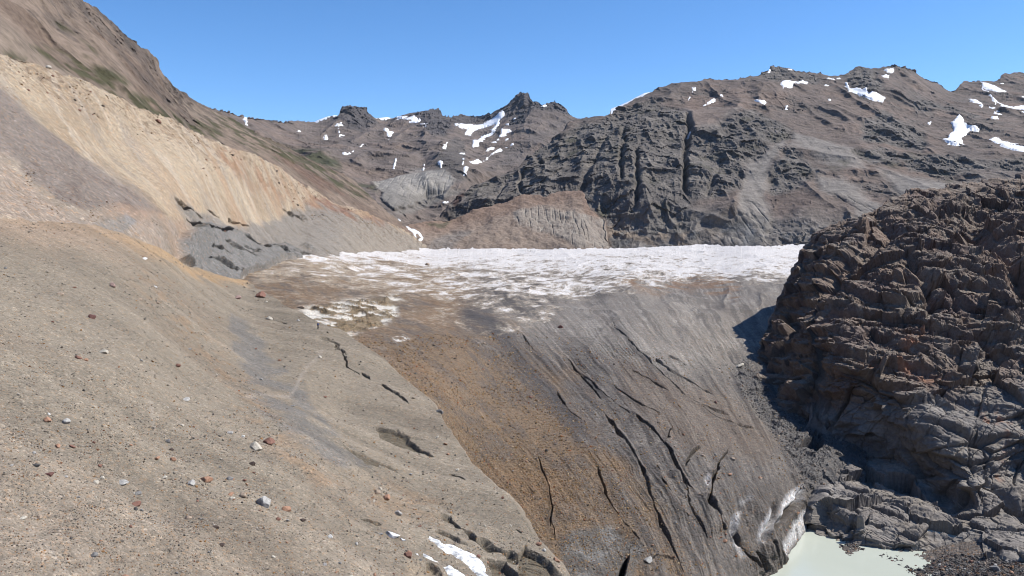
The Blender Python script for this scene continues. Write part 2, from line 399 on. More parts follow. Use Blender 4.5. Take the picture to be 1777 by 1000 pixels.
c = mixc(c, srgb(214, 196, 166), sm(fbm(rl*1.7+9, 4), .1, .7)*.6)
scree = polymask(wx, wy, i1([(-100, 240), (0, 300), (60, 345), (130, 415), (220, 475), (290, 540), (390, 620), (500, 695), (560, 745), (430, 765), (330, 735), (230, 705), (120, 640), (60, 560), (-100, 500)]), 8)
c = mixc(c, srgb(150, 135, 124), scree*.92)
c = mixc(c, srgb(132, 112, 99), scree*sm(fbm(P/5, 4), .0, .5)*sm(wy, 240, 330)*.6)
left = polymask(wx, wy, [(-150, 250), (0, 262), (60, 325), (130, 365), (250, 372), (330, 388), (330, 470), (240, 425), (150, 400), (-150, 380)], 9)
c = mixc(c, srgb(178, 156, 134), left*.85)
org = polymask(wx, wy, i1([(440, 720), (520, 730), (560, 750), (520, 790), (420, 780), (330, 745)]), 8)
c = mixc(c, srgb(188, 146, 104), org*.5)
D, S, U = linedist(wx, wy, i1([(770, 530), (830, 580), (900, 630), (980, 670)]), 80)
c = mixc(c, srgb(186, 128, 72), np.exp(-(D/13)**2)*.75*sm(fbm(P/12, 3), -.5, .3))
D, S, U = linedist(wx, wy, [(540, 352), (575, 362), (620, 374), (670, 393)], 60)
c = mixc(c, srgb(158, 98, 68), np.exp(-(D/9)**2)*.85)
c = mixc(c, srgb(196, 160, 112), polymask(wx, wy, [(612, 360), (628, 362), (650, 374), (640, 378), (615, 372)], 2))
c = mixc(c, srgb(154, 148, 138), greylow*.9)
c = mixc(c, srgb(180, 166, 142), greylow*sm(wx, 560, 640)*.6)
c = mixc(c, srgb(190, 178, 158), greylow*sm(gully, .5, .8)*.5)
c = mixc(c, srgb(150, 150, 148), polymask(wx, wy, i1([(340, 770), (420, 768), (470, 790), (400, 812), (350, 800)]), 4)*.9)
c = mixc(c, srgb(142, 141, 137), mound*.95)
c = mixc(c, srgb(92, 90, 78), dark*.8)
stony = sm(fbm(P/2.3+5, 4), .12, .5)*(crest*.85+.15)
c = mixc(c, srgb(132, 102, 78), stony*.65)
c = mixc(c, srgb(168, 152, 130), sm(fbm(rl*np.array([1, .5, 1], f4)+31, 4), .05, .5)*.55*(1-crest)*(1-scree)*(1-greylow))
c = mixc(c, srgb(196, 150, 96), sm(fbm(rl*np.array([1, .4, 1], f4)+71, 4), .2, .6)*.5*sm(wx, 150, 400)*(1-greylow)*(1-scree))
c = c*(1+.08*rill)[..., None]
c = desat(c, .6)*1.0
M_mor = ground_mat('moraine_till', 2.2, .2, .45, .7, .4)
tag(B.build('moraine_slope', c, M_mor), 'steep beige moraine slope behind the gravel with rilled face', 'slope', kind='structure')

# ================================================================== 3 mountain on the left
E_TOP = [(-260, -330), (60, -70), (110, -28), (140, 0), (165, 14), (200, 45), (240, 73), (270, 100), (285, 130), (300, 148), (330, 171), (370, 189), (400, 204), (440, 226), (500, 254), (560, 284), (610, 310), (650, 345), (680, 372), (700, 386)]
E_BOT = [(-260, 120), (0, 190), (200, 250), (430, 340), (560, 400), (700, 446)]
ctrlE = [(-260, -330, 760), (60, -70, 860), (140, 0, 960), (270, 100, 1230), (330, 171, 1420), (370, 189, 1560), (440, 226, 1650), (560, 284, 1750), (650, 345, 1750), (700, 386, 1700), (-260, 120, 320), (0, 190, 400), (200, 250, 520), (430, 340, 780), (560, 400, 1010), (700, 446, 1200), (0, 0, 620), (0, 80, 470), (100, 50, 730), (200, 150, 690), (300, 200, 880), (430, 265, 1080), (560, 340, 1250), (380, 225, 1200)]
E = Patch(-260, 700, 1.3, E_BOT, E_TOP, 330, ctrlE, back=12, back_len=900, back_drop=.6, jag=(3.5, 30))
PX, PY, P = E.PX, E.PY, E.P0
wx, wy = wob(PX, PY, P, 60, 14)
fc, fe = facet(P/np.array([22, 22, 30], f4)+5, 5, .9)
rg = ridged(P/np.array([120, 120, 160], f4), 5)
nr = sm(PY-curve(E_TOP, PX), 80, 5)*sm(PX, 420, 330)
rock = np.clip(sm(rg+.35*fbm(P/50, 4), .38, .62)*.55+nr*.8*sm(fbm(P/40+3, 4), -.5, .2), 0, 1)
fan = polymask(wx, wy, [(-60, 10), (0, 25), (40, 55), (90, 95), (150, 132), (240, 190), (200, 200), (100, 150), (-60, 90)], 9)
fan = np.maximum(fan, polymask(wx, wy, [(295, 150), (320, 175), (370, 205), (390, 220), (350, 200), (310, 175)], 4))
rock *= 1-fan
d = 9*fbm(P/160, 4)+rock*(3*fc+6*ridged(P/30, 5))+3.0*fbm(P/26, 5)*(1-fan)+9*(ridged(P/np.array([70, 70, 160], f4), 5)-.3)*(1-fan)
fc2, fe2 = facet(P/7+2, 8, 1.); d += rock*.8*fc2+nr*1.0*fc2
E.relief(d*1.2, .35)
c = np.broadcast_to(srgb(146, 128, 114), P.shape).astype(f4).copy()
c = mixc(c, srgb(122, 103, 90), sm(fbm(P/90+1, 4), -.1, .5)*.7)
c = mixc(c, srgb(108, 98, 92), rock*.85)
c = mixc(c, srgb(88, 84, 82), rock*sm(fbm(P/18, 4), .1, .5)*.6)
c = mixc(c, srgb(154, 138, 123), fan*.9)
veg = np.zeros(PX.shape, f4)
for poly in ([(95, 46), (125, 58), (130, 66), (105, 58)], [(140, 75), (160, 90), (170, 100), (150, 95)], [(60, 75), (100, 85), (140, 105), (200, 125), (240, 155), (200, 145), (130, 118)], [(-40, 70), (20, 88), (50, 104), (0, 96), (-40, 88)], [(180, 140), (210, 158), (260, 172), (330, 200), (390, 225), (380, 235), (320, 220), (255, 200), (200, 165)], [(340, 215), (385, 222), (395, 232), (360, 234)], [(372, 194), (400, 208), (440, 232), (490, 256), (555, 284), (600, 300), (596, 316), (540, 304), (480, 280), (430, 252), (390, 222)], [(560, 300), (640, 330), (655, 345), (620, 338)]):
    veg = np.maximum(veg, polymask(wx, wy, poly, 6))
veg *= sm(fbm(P/26+7, 5), -.35, .25)
c = mixc(c, srgb(80, 82, 50), veg*.9)
c = mixc(c, srgb(128, 100, 86), polymask(wx, wy, i2([(250, 400), (330, 410), (420, 460), (520, 500), (560, 560), (460, 520), (350, 460)]), 5)*.6)
c = desat(c, .78)*np.array([1.08, 1.04, .97], f4)*(1+.14*fbm(P/60+50, 5)+.10*fbm(P/12+3, 4))[..., None]
M_mtn = ground_mat('mountain_rock', 9.0, .42, 0, None, .6)
M_far = ground_mat('far_mountain_rock', 24.0, .45, 0, None, .6)
tag(E.build('mountain_flank', c, M_mtn), 'brown rocky mountainside with green bands behind the beige moraine', 'mountain', kind='structure')

# ================================================================== 4 mountains at the head of the valley
D_TOP = [(300, 170), (340, 176), (380, 187), (404, 193), (427, 201), (459, 203.5), (498, 207), (549, 210), (585, 197), (595, 185), (607, 181), (636, 183), (643, 193), (652, 201), (664, 205), (683, 202), (703, 197), (723, 192), (738, 191), (750, 187), (762, 192), (774, 199), (786, 201), (801, 197), (817, 198), (853, 197), (861, 191), (876, 184), (888, 171), (898, 162), (904, 160), (910, 163), (915, 162), (922, 171), (931, 174), (943, 179), (953, 175), (963, 172), (971, 179), (983, 187), (992, 199), (1000, 205), (1050, 215), (1100, 225)]
D_BOT = [(300, 340), (430, 380), (560, 420), (700, 440), (1100, 440)]
ctrlD = [(340, 176, 2700), (459, 203, 3300), (549, 210, 3900), (607, 181, 4100), (664, 205, 4500), (750, 187, 4700), (817, 198, 5000), (904, 160, 4600), (963, 172, 4500), (1000, 205, 4300), (1100, 225, 4200), (300, 340, 1900), (430, 340, 1950), (430, 270, 2300), (560, 420, 1800), (560, 330, 2150), (560, 270, 2700), (700, 440, 1750), (660, 390, 1900), (720, 375, 2200), (740, 348, 2480), (740, 304, 2580), (690, 302, 2600), (660, 315, 2500), (800, 304, 2640), (790, 345, 2480), (735, 290, 2900), (640, 260, 3100), (750, 240, 3500), (830, 270, 3300), (900, 230, 3800), (950, 250, 3700), (1000, 300, 3200), (850, 350, 2600), (1100, 440, 2000), (1100, 300, 3200), (900, 440, 1900), (830, 215, 4400)]
Dm = Patch(300, 1100, 1.1, D_BOT, D_TOP, 260, ctrlD, back=12, back_len=2500, back_drop=.6, jag=(4.5, 24))
PX, PY, P = Dm.PX, Dm.PY, Dm.P0
wx, wy = wob(PX, PY, P, 150, 9)
fc, fe = facet(P/np.array([70, 70, 110], f4)+1, 6, .9); fc2, _ = facet(P/22+2, 9, 1.)
rg = ridged(P/np.array([330, 330, 420], f4), 5)
peaks = np.maximum.reduce([polymask(wx, wy, p, 5) for p in (
    i2([(500, 230), (520, 180), (560, 140), (670, 140), (700, 200), (720, 240), (640, 250), (540, 235)]),
    i2([(780, 190), (830, 170), (940, 160), (1000, 195), (1030, 230), (1010, 270), (980, 290), (930, 270), (900, 230), (840, 200)]),
    i2([(1005, 190), (1100, 180), (1210, 190), (1220, 205), (1150, 235), (1040, 238)]),
    i2([(1205, 190), (1260, 140), (1310, 90), (1370, 90), (1400, 130), (1480, 120), (1570, 200), (1500, 190), (1420, 170), (1380, 190), (1340, 240), (1280, 220), (1250, 200)]))])
cliff = polymask(wx, wy, i2([(680, 500), (760, 472), (815, 462), (1000, 458), (1035, 480), (1000, 560), (900, 590), (760, 625), (725, 580), (700, 530)]), 4)
rock = np.clip(sm(rg+.4*fbm(P/120, 4), .3, .62)*.6+peaks, 0, 1)
rl = ridged(np.stack([P[..., 0]/13, P[..., 1]/80, P[..., 2]/300], -1), 3)
gl = ridged(np.stack([P[..., 0]/150, P[..., 1]/260, P[..., 2]/520], -1), 5)
d = 34*fbm(P/420, 4)+60*(ridged(np.stack([P[..., 0]/380, P[..., 1]/700, P[..., 2]/800], -1)+4.2, 3, .45)-.35)*(1-cliff)*sm(PY-curve(D_TOP, PX), 0, 40)+52*(gl-.35)+rock*(8*fc+26*(ridged(P/80, 5)-.3))+peaks*(3*fc2+3*fc+20*(ridged(np.stack([P[..., 0]/45, P[..., 1]/60, P[..., 2]/160], -1), 4)-.3))+9*fbm(P/70, 5)
d = d*(1-cliff*.85)-cliff*6*(rl-.3)
Dm.relief(d*1.25, .25)
c = np.broadcast_to(srgb(132, 116, 107), P.shape).astype(f4).copy()
c = mixc(c, srgb(146, 122, 106), sm(fbm(P/260+6, 4), .0, .5)*.7)
c = mixc(c, srgb(112, 101, 98), rock*.75)
c = mixc(c, srgb(98, 92, 94), peaks*.85)
c = mixc(c, srgb(112, 104, 100), polymask(wx, wy, i2([(960, 400), (985, 340), (1040, 300), (1080, 330), (1070, 420), (1110, 480), (1040, 500), (960, 470)]), 5)*.85)
c = mixc(c, srgb(120, 110, 106), polymask(wx, wy, i2([(1300, 330), (1500, 220), (1560, 230), (1400, 350), (1250, 430), (1180, 430)]), 6)*.6)
c = mixc(c, srgb(160, 155, 148), cliff*.9)
c = mixc(c, srgb(172, 166, 156), cliff*sm(rl, .4, .7)*sm(wy, 345, 320)*.7)
c = mixc(c, srgb(137, 131, 125), polymask(wx, wy, i2([(700, 540), (780, 560), (900, 560), (1000, 530), (1060, 540), (1000, 590), (800, 650), (760, 640)]), 4)*.8)
veg = np.zeros(PX.shape, f4)
for poly in (i2([(-60, 170), (60, 240), (180, 330), (240, 370), (200, 370), (80, 300), (-60, 230)]), i2([(250, 330), (330, 350), (440, 360), (520, 390), (545, 430), (480, 440), (380, 420), (300, 390)]), i2([(520, 440), (600, 470), (690, 520), (690, 545), (600, 500), (500, 470)])):
    veg = np.maximum(veg, polymask(wx, wy, poly, 6))
veg *= sm(fbm(P/70+7, 5), -.5, .1)
c = mixc(c, srgb(80, 84, 52), veg*.95)
c = mixc(c, srgb(122, 112, 108), polymask(wx, wy, i2([(400, 520), (560, 560), (700, 600), (780, 640), (790, 680), (700, 660), (540, 620)]), 6)*.7)
c = desat(c, .64)*np.array([1.06, 1.04, 1.0], f4)*(1+.16*fbm(P/150+50, 5)+.10*fbm(P/40+3, 4))[..., None]
tag(Dm.build('valley_head_mountains', c, M_far), 'jagged brown mountains closing the valley beyond the glacier', 'mountains', kind='structure')

# ================================================================== 5 big mountain on the right
C_TOP = [(680, 392), (700, 386), (735, 380), (765, 376), (780, 362), (792, 348), (820, 329), (850, 312), (870, 300), (900, 286), (930, 264), (945, 252), (960, 240), (980, 224), (1000, 207), (1026, 202), (1057, 199), (1070, 194), (1083, 184), (1105, 173), (1135, 159), (1162, 146), (1184, 143), (1205, 141), (1219, 137), (1232, 131.6), (1245, 136), (1271, 136), (1297, 131), (1315, 129), (1326, 120), (1341, 111), (1358, 114), (1380, 119), (1402, 121.5), (1428, 127), (1455, 129), (1470, 127), (1481, 120), (1494, 113), (1516, 116), (1531, 114), (1547, 111), (1568, 111.5), (1586, 117), (1603, 130), (1630, 141), (1651, 155), (1660, 150), (1673, 139), (1700, 137), (1717, 135), (1735, 135), (1743, 130), (1777, 127), (1950, 100)]
ctrlC = [(690, 390, 1750), (765, 376, 1900), (850, 312, 2100), (930, 264, 2280), (1000, 207, 2500), (1083, 184, 2600), (1184, 143, 2750), (1245, 136, 2850), (1341, 111, 3000), (1455, 129, 3050), (1550, 111, 3150), (1651, 155, 3250), (1743, 130, 3600), (1950, 100, 3700),
         (690, 450, 1600), (850, 450, 1620), (1000, 450, 1600), (1200, 450, 1560), (1400, 450, 1500), (1600, 450, 1430), (1950, 450, 1350), (850, 380, 1760), (950, 350, 1800), (950, 300, 1980), (1050, 380, 1690), (1050, 300, 1850), (1050, 250, 2080), (1120, 300, 1830), (1120, 230, 2120), (1200, 380, 1660), (1200, 300, 1840), (1200, 230, 2180), (1300, 380, 1640), (1300, 300, 1900), (1300, 215, 2250), (1260, 180, 2480), (1400, 380, 1600), (1400, 300, 1860), (1400, 220, 2280), (1480, 170, 2700), (1500, 360, 1640), (1500, 270, 2000), (1600, 220, 2450), (1600, 320, 1750), (1777, 330, 1680), (1777, 250, 2250), (1777, 180, 3000), (1690, 180, 2950), (1950, 250, 2300)]
C = Patch(680, 1950, 1.25, [(680, 452), (1950, 452)], C_TOP, 320, ctrlC, back=12, back_len=2200, back_drop=.6, jag=(5, 40))
PX, PY, P = C.PX, C.PY, C.P0
wx, wy = wob(PX, PY, P, 110, 10)
fc, fe = facet(P/np.array([48, 48, 80], f4)+1, 16, .9); fc2, _ = facet(P/15+2, 19, 1.)
rg = ridged(P/np.array([210, 210, 330], f4), 5)
cl = np.maximum.reduce([polymask(wx, wy, p, 8) for p in (
    [(770, 385), (800, 340), (900, 290), (960, 240), (1000, 212), (1060, 200), (1130, 170), (1200, 190), (1200, 260), (1190, 330), (1200, 400), (1060, 410), (1040, 360), (960, 350), (860, 370)],
    i3([(440, 330), (560, 330), (700, 265), (850, 320), (840, 360), (760, 400), (740, 470), (660, 480), (640, 570), (560, 600), (440, 640), (420, 560)]),
    i3([(735, 550), (850, 420), (960, 500), (900, 540), (780, 580)]),
    i3([(1160, 280), (1230, 245), (1400, 330), (1380, 410), (1240, 380), (1140, 350)]),
    i3([(1060, 110), (1130, 70), (1200, 90), (1210, 170), (1150, 190), (1090, 160)]),
    i3([(720, 120), (780, 65), (850, 90), (840, 130), (780, 140)]), i3([(860, 135), (880, 90), (980, 110), (960, 150), (920, 140)]),
    i3([(1320, 200), (1420, 230), (1620, 280), (1600, 310), (1450, 270), (1350, 250)]),
    i3([(1090, 410), (1180, 400), (1260, 420), (1300, 490), (1200, 480), (1110, 470)]),
    i3([(1280, 430), (1420, 440), (1600, 460), (1777, 440), (1777, 500), (1500, 510), (1330, 500)]))])
gul = ridged(np.stack([P[..., 0]/95, P[..., 1]/200, P[..., 2]/420], -1), 5)
fans = np.maximum.reduce([polymask(wx, wy, p, 8) for p in (
    i3([(690, 470), (720, 460), (820, 370), (830, 400), (760, 500), (740, 560), (760, 640), (740, 790), (560, 800), (640, 640), (640, 540)]),
    i3([(960, 500), (1060, 520), (1180, 600), (1230, 640), (1130, 680), (1060, 600), (980, 560)]),
    i3([(440, 230), (560, 240), (640, 270), (560, 330), (480, 350), (450, 300)]),
    i3([(860, 330), (960, 370), (1080, 400), (1160, 500), (1060, 500), (940, 440), (850, 390)]),
    i3([(1200, 500), (1400, 540), (1777, 520), (1777, 600), (1300, 600)]))])
rock = np.clip(cl*.95+sm(rg+.5*fbm(P/70, 5), .34, .58)*.75, 0, 1)*(1-.8*fans*(1-cl))
low = sm(PY, 370, 400)*sm(PX, 1030, 1060)
d = 26*fbm(P/330, 4)+42*(ridged(np.stack([P[..., 0]/300+P[..., 2]/900, P[..., 1]/420, P[..., 2]/620], -1)+1.7, 3, .45)-.35)*sm(PY-curve(C_TOP, PX), 0, 60)+36*(ridged(np.stack([P[..., 0]/120, P[..., 1]/220, P[..., 2]/420], -1), 5)-.35)*(1-.6*fans)+rock*(5*fc+(20-9*cl)*(ridged(P/52, 6)-.3)+2.5*fc2)+cl*(16*(gul-.35)+2*fc+15*(ridged(np.stack([P[..., 0]/34, P[..., 1]/70, P[..., 2]/170], -1)+3, 5)-.35))+5*fbm(P/40, 5)*(1-.6*fans)
rl = ridged(np.stack([P[..., 0]/16+P[..., 2]/60, P[..., 1]/60, P[..., 2]/170], -1), 4)
rills = np.maximum(polymask(wx, wy, i3([(640, 620), (740, 570), (760, 780), (560, 790)]), 8), polymask(wx, wy, i3([(1000, 560), (1180, 600), (1230, 650), (1120, 680), (1060, 640)]), 8))
d -= 6*rills*(rl-.3)
for pts, w, dep in [([(1193, 185), (1196, 215), (1194, 260), (1188, 300), (1190, 345)], 4.5, 42), ([(1083, 215), (1078, 260), (1075, 310)], 3.5, 26), ([(1107, 240), (1104, 280), (1103, 330), (1104, 360)], 3.5, 26), ([(1060, 225), (1035, 270), (1005, 320), (990, 350)], 4, 18), ([(905, 300), (902, 320), (912, 335), (914, 350)], 3.5, 22), ([(920, 268), (935, 278), (948, 285)], 4, 22), ([(880, 315), (868, 335), (862, 352)], 3, 14), ([(1330, 200), (1262, 235), (1225, 270)], 5, 14), ([(1250, 290), (1235, 320), (1222, 350)], 4, 12)]:
    g, S, D, U = groove(wx*.6+PX*.4, wy*.6+PY*.4, pts, w, 1.0); d -= g*dep
# butte at the snow edge and knobs
d += 22*polymask(wx, wy, i3([(1065, 115), (1130, 70), (1185, 90), (1195, 180), (1150, 188), (1095, 168)]), 6)
d += 14*polymask(wx, wy, i3([(550, 340), (700, 275), (840, 325), (760, 390), (700, 470), (620, 500), (540, 400)]), 12)
C.relief(d*1.1, .3)
n2 = C.normals(C.P)
c = np.broadcast_to(srgb(132, 113, 102), P.shape).astype(f4).copy()
c = mixc(c, srgb(146, 119, 102), sm(fbm(P/170+6, 4), .05, .5)*.75)
c = mixc(c, srgb(116, 104, 98), sm(fbm(P/120+16, 4), .05, .5)*.6)
c = mixc(c, srgb(116, 107, 101), rock*.75)
c = mixc(c, srgb(120, 113, 108), cl*.75)
c = mixc(c, srgb(148, 138, 128), cl*sm(fbm(P/28+2, 5), .1, .55)*.6)
c = mixc(c, srgb(156, 148, 140), fans*(1-cl*.7)*.85)
c = mixc(c, srgb(150, 121, 103), polymask(wx, wy, i3([(430, 170), (520, 240), (640, 250), (560, 320), (460, 330), (450, 230)]), 8)*.7)
c = mixc(c, srgb(140, 133, 126), sm(wy, 352, 392)*sm(wx, 1030, 1070)*.75)
c = mixc(c, srgb(164, 140, 114), low*sm(fbm(P/46+3, 4), .12, .4)*sm(wx, 1260, 1180)*.75)
c = mixc(c, srgb(128, 131, 134), low*sm(fbm(P/36+13, 4), .2, .45)*.6)
c = mixc(c, srgb(120, 96, 86), polymask(wx, wy, i3([(740, 590), (860, 560), (960, 580), (930, 640), (800, 680), (740, 650)]), 10)*.5)
c = mixc(c, srgb(100, 66, 58), polymask(wx, wy, [(783, 350), (800, 340), (815, 350), (805, 362), (790, 370)], 4)*.85)
c = mixc(c, srgb(168, 160, 148), rills*sm(rl, .35, .7)*.6)
veg = np.zeros(PX.shape, f4)
for poly in (i3([(985, 480), (1040, 490), (1075, 518), (1040, 515)]), i3([(1050, 470), (1090, 480), (1080, 500)]), i3([(840, 470), (900, 480), (930, 510), (860, 520)]), i3([(1150, 450), (1240, 480), (1300, 490), (1260, 500)]), i3([(1300, 420), (1420, 430), (1430, 450), (1320, 440)]), i3([(480, 510), (530, 480), (540, 520)]), i3([(1380, 500), (1500, 520), (1500, 540)]), [(985, 245), (1010, 250), (1000, 280), (985, 270)], i3([(90, 650), (140, 630), (150, 660), (100, 680)])):
    veg = np.maximum(veg, polymask(wx, wy, poly, 7))
veg = np.maximum(veg, .5*cl*sm(fbm(P/60+21, 4), .25, .6))
veg *= sm(fbm(P/40+7, 5), -.3, .3)
c = mixc(c, srgb(84, 83, 58), veg*.75)
c = desat(c, .62)*np.array([1.06, 1.04, 1.0], f4)*(1+.16*fbm(P/75+50, 5)+.10*fbm(P/18+3, 4))[..., None]
M_right = ground_mat('mountain_rock_brown', 14.0, .45, 0, None, .6)
tag(C.build('mountain', c, M_right), 'broad dark brown mountain with cliffs and snow patches right of the valley', 'mountain', kind='structure')

# ================================================================== 6 brown moraine hill in the middle
F_TOP = [(690, 396), (708, 391), (728, 387), (760, 383), (785, 378), (808, 370), (832, 364), (860, 355), (880, 353), (899, 344), (910, 340), (920, 339), (933, 342), (945, 344), (960, 337), (976, 333), (1000, 330), (1010, 331), (1016, 347), (1024, 362), (1040, 372), (1050, 379), (1055, 402), (1060, 440)]
ctrlF = [(690, 396, 1480), (785, 378, 1560), (880, 353, 1620), (920, 339, 1650), (976, 333, 1670), (1010, 331, 1660), (1050, 379, 1580), (690, 455, 1400), (800, 455, 1400), (950, 455, 1420), (1060, 455, 1430), (820, 400, 1500), (900, 368, 1560), (900, 410, 1470), (1000, 365, 1560), (1000, 410, 1470), (930, 370, 1560)]
Fm = Patch(690, 1060, .9, [(690, 456), (1060, 456)], F_TOP, 130, ctrlF, back=8, back_len=200, back_drop=.5, jag=(2.2, 18))
PX, PY, P = Fm.PX, Fm.PY, Fm.P0
wx, wy = wob(PX, PY, P, 45, 6)
rl = ridged(np.stack([P[..., 0]/8, P[..., 1]/60, P[..., 2]/160], -1), 3)
gc = polymask(wx, wy, [(888, 368), (910, 360), (935, 358), (960, 362), (1010, 364), (1048, 378), (1056, 402), (1058, 440), (1000, 440), (960, 405), (935, 402), (900, 388)], 4)
d = 6*fbm(P/90, 4)+2*fbm(P/18, 4)-gc*3.2*(rl-.3)
c = np.broadcast_to(srgb(164, 141, 120), P.shape).astype(f4).copy()
c = mixc(c, srgb(152, 120, 97), sm(wy-curve(F_TOP, PX), 34, 6)*.8)
c = mixc(c, srgb(164, 152, 137), gc*.75)
c = mixc(c, srgb(182, 171, 154), gc*sm(rl, .35, .7)*.6)
c = mixc(c, srgb(150, 142, 133), polymask(wx, wy, [(735, 440), (760, 410), (800, 395), (820, 400), (790, 430), (780, 445)], 5)*.6)
c = mixc(c, srgb(96, 94, 66), polymask(wx, wy, [(738, 390), (775, 384), (785, 383), (775, 390), (745, 394)], 2.5)*.8)
c = mixc(c, srgb(120, 92, 74), sm(fbm(P/7+5, 4), .3, .6)*.35)
Fm.displace(d)
c = desat(c, .72)*1.08
tag(Fm.build('moraine_hill', c, ground_mat('moraine_hill_till', 5.0, .25, 0, None, .5)), 'low brown moraine hill with gullied grey face behind the glacier', 'hill', kind='structure')
print('mountains', round(time.time()-T0, 1))
# ================================================================== 7 glacier
G_TOP = [(380, 492), (415, 482), (440, 470), (470, 456), (500, 449), (540, 443.5), (600, 439.5), (640, 437), (700, 433.5), (740, 432), (820, 430.5), (900, 431.5), (960, 432), (1030, 431), (1100, 429.5), (1160, 428), (1200, 425), (1225, 424), (1260, 427), (1300, 427), (1340, 427), (1370, 425), (1395, 424.5), (1500, 426)]
ctrlG = [(380, 492, 322), (415, 483, 335), (470, 457, 420), (540, 444, 505), (640, 437.5, 730), (740, 432.5, 1060), (900, 431.5, 1240), (1100, 430, 1270), (1230, 424.5, 1345), (1390, 425, 1254), (1500, 427, 1150), (500, 500, 332), (640, 600, 238), (700, 520, 365), (880, 570, 335), (880, 500, 470), (1100, 480, 590), (1100, 560, 365), (1300, 490, 560), (1300, 560, 408), (1270, 610, 362), (1000, 700, 262), (1000, 800, 214), (1100, 1000, 168), (980, 1000, 164), (800, 800, 205), (760, 707, 206), (1250, 850, 216), (1250, 1000, 186), (1350, 950, 208), (1400, 860, 238), (1400, 760, 279), (1330, 700, 303), (1450, 700, 318), (1200, 700, 274), (1450, 965, 249), (1440, 925, 256), (1500, 1000, 235), (1420, 1010, 226), (1350, 1030, 202), (900, 1120, 138), (1100, 1120, 140), (1300, 1120, 165), (380, 700, 190), (600, 900, 165), (1380, 520, 470), (1500, 850, 262), (850, 650, 270)]
G = Patch(380, 1500, 1.0, [(380, 1120), (1500, 1120)], G_TOP, 640, ctrlG, back=14, back_len=700, back_drop=.12, jag=(3.2, 26))
PX, PY, P = G.PX, G.PY, G.P0
wx, wy = wob(PX, PY, P, 16, 8)
far = sm(P[..., 1], 250, 520)
# upper ice: low ridges and hollows drawn out across the flow
al, pe = P[..., 0]*.24+P[..., 1]*.97, P[..., 0]*.97-P[..., 1]*.24
st = np.stack([al/70, pe/24, 0*al], -1)
hum = fbm(st, 4, .45); hum2 = ridged(st*1.3+3, 3, .45)
upper = sm(wy, 600, 520)*sm(P[..., 1], 260, 380)
d = far*(1.5*hum+1.6*(hum2-.3))*(1-.5*sm(P[..., 1], 500, 900))+upper*.25*fbm(P/5, 3)*sm(P[..., 1], 500, 300)+.35*fbm(P/22, 3)
d += sm(P[..., 1], 700, 1150)*2.5*(ridged(P/np.array([45, 120, 60], f4), 2)-.3)
# lower tongue: flow bands that fan out down the ice
def flowu(px, py):
    """label of the flow line through a point: fans from the upper right to the lower tongue"""
    x, y = px-1480, py-380
    return np.arctan2(-x, y+60)*9+np.hypot(x*.55, y)*.0035
fu = flowu(wx*.35+PX*.65, wy*.35+PY*.65)
D1, S1, U1 = linedist(PX, PY, [(830, 545), (880, 600), (960, 690), (1010, 745), (1080, 860), (1130, 960), (1170, 1040)], 900)
side = D1*S1                                                            # distance right(-)/left(+) of the medial band
FLOW = [[(600, 590), (700, 680), (765, 735), (830, 820), (930, 940), (980, 1010)], [(700, 540), (780, 620), (880, 750), (980, 900), (1050, 1010)], [(830, 545), (880, 600), (960, 690), (1010, 745), (1080, 860), (1130, 960), (1170, 1040)], [(900, 570), (990, 650), (1060, 715), (1110, 800), (1170, 900), (1230, 1010)], [(985, 535), (1060, 610), (1130, 680), (1190, 780), (1230, 870), (1290, 990)], [(1060, 500), (1130, 570), (1200, 640), (1260, 700), (1290, 780), (1295, 870), (1325, 960)], [(1130, 475), (1200, 550), (1270, 620), (1320, 700), (1360, 770), (1375, 850)], [(1220, 470), (1270, 530), (1300, 590), (1330, 670), (1390, 750), (1420, 800)], [(1330, 450), (1345, 500), (1340, 560), (1360, 640)]]
fp = np.array([(x, y, k) for k, l in enumerate(FLOW) for x, y in l], float)
def fpoly(x, y):
    x, y = (x-1000)/400, (y-720)/300; return np.stack([x**i*y**j for i in range(4) for j in range(4-i)], -1)
fco = np.linalg.lstsq(fpoly(fp[:, 0], fp[:, 1]), fp[:, 2], rcond=None)[0]
print('flow fit', np.abs(fpoly(fp[:, 0], fp[:, 1]) @ fco-fp[:, 2]).max())
vflow = fpoly(wx*.35+PX*.65, wy*.35+PY*.65) @ fco
fl = np.stack([vflow*3.4, PY*.006, P[..., 0]*.004], -1)
band = fbm(fl, 4); band2 = fbm(np.stack([vflow*13, PY*.016, P[..., 0]*.01], -1)+5, 4); band3 = fbm(np.stack([vflow*34, PY*.03, P[..., 0]*.02], -1)+15, 3)
lower = (1-upper)*sm(wy, 500, 600)
d += lower*(.6*band+.36*band2+.14*band3)*(.55+.6*fbm(P/30+40, 3))*(.45+.55*sm(vflow, 1.5, 2.5))
cre = np.zeros(PX.shape, f4)
jx, jy = PX+2.2*vnoise(P/6)+1.2*vnoise(P/2.2), PY+2.2*vnoise(P/6+9)+1.2*vnoise(P/2.2+4)
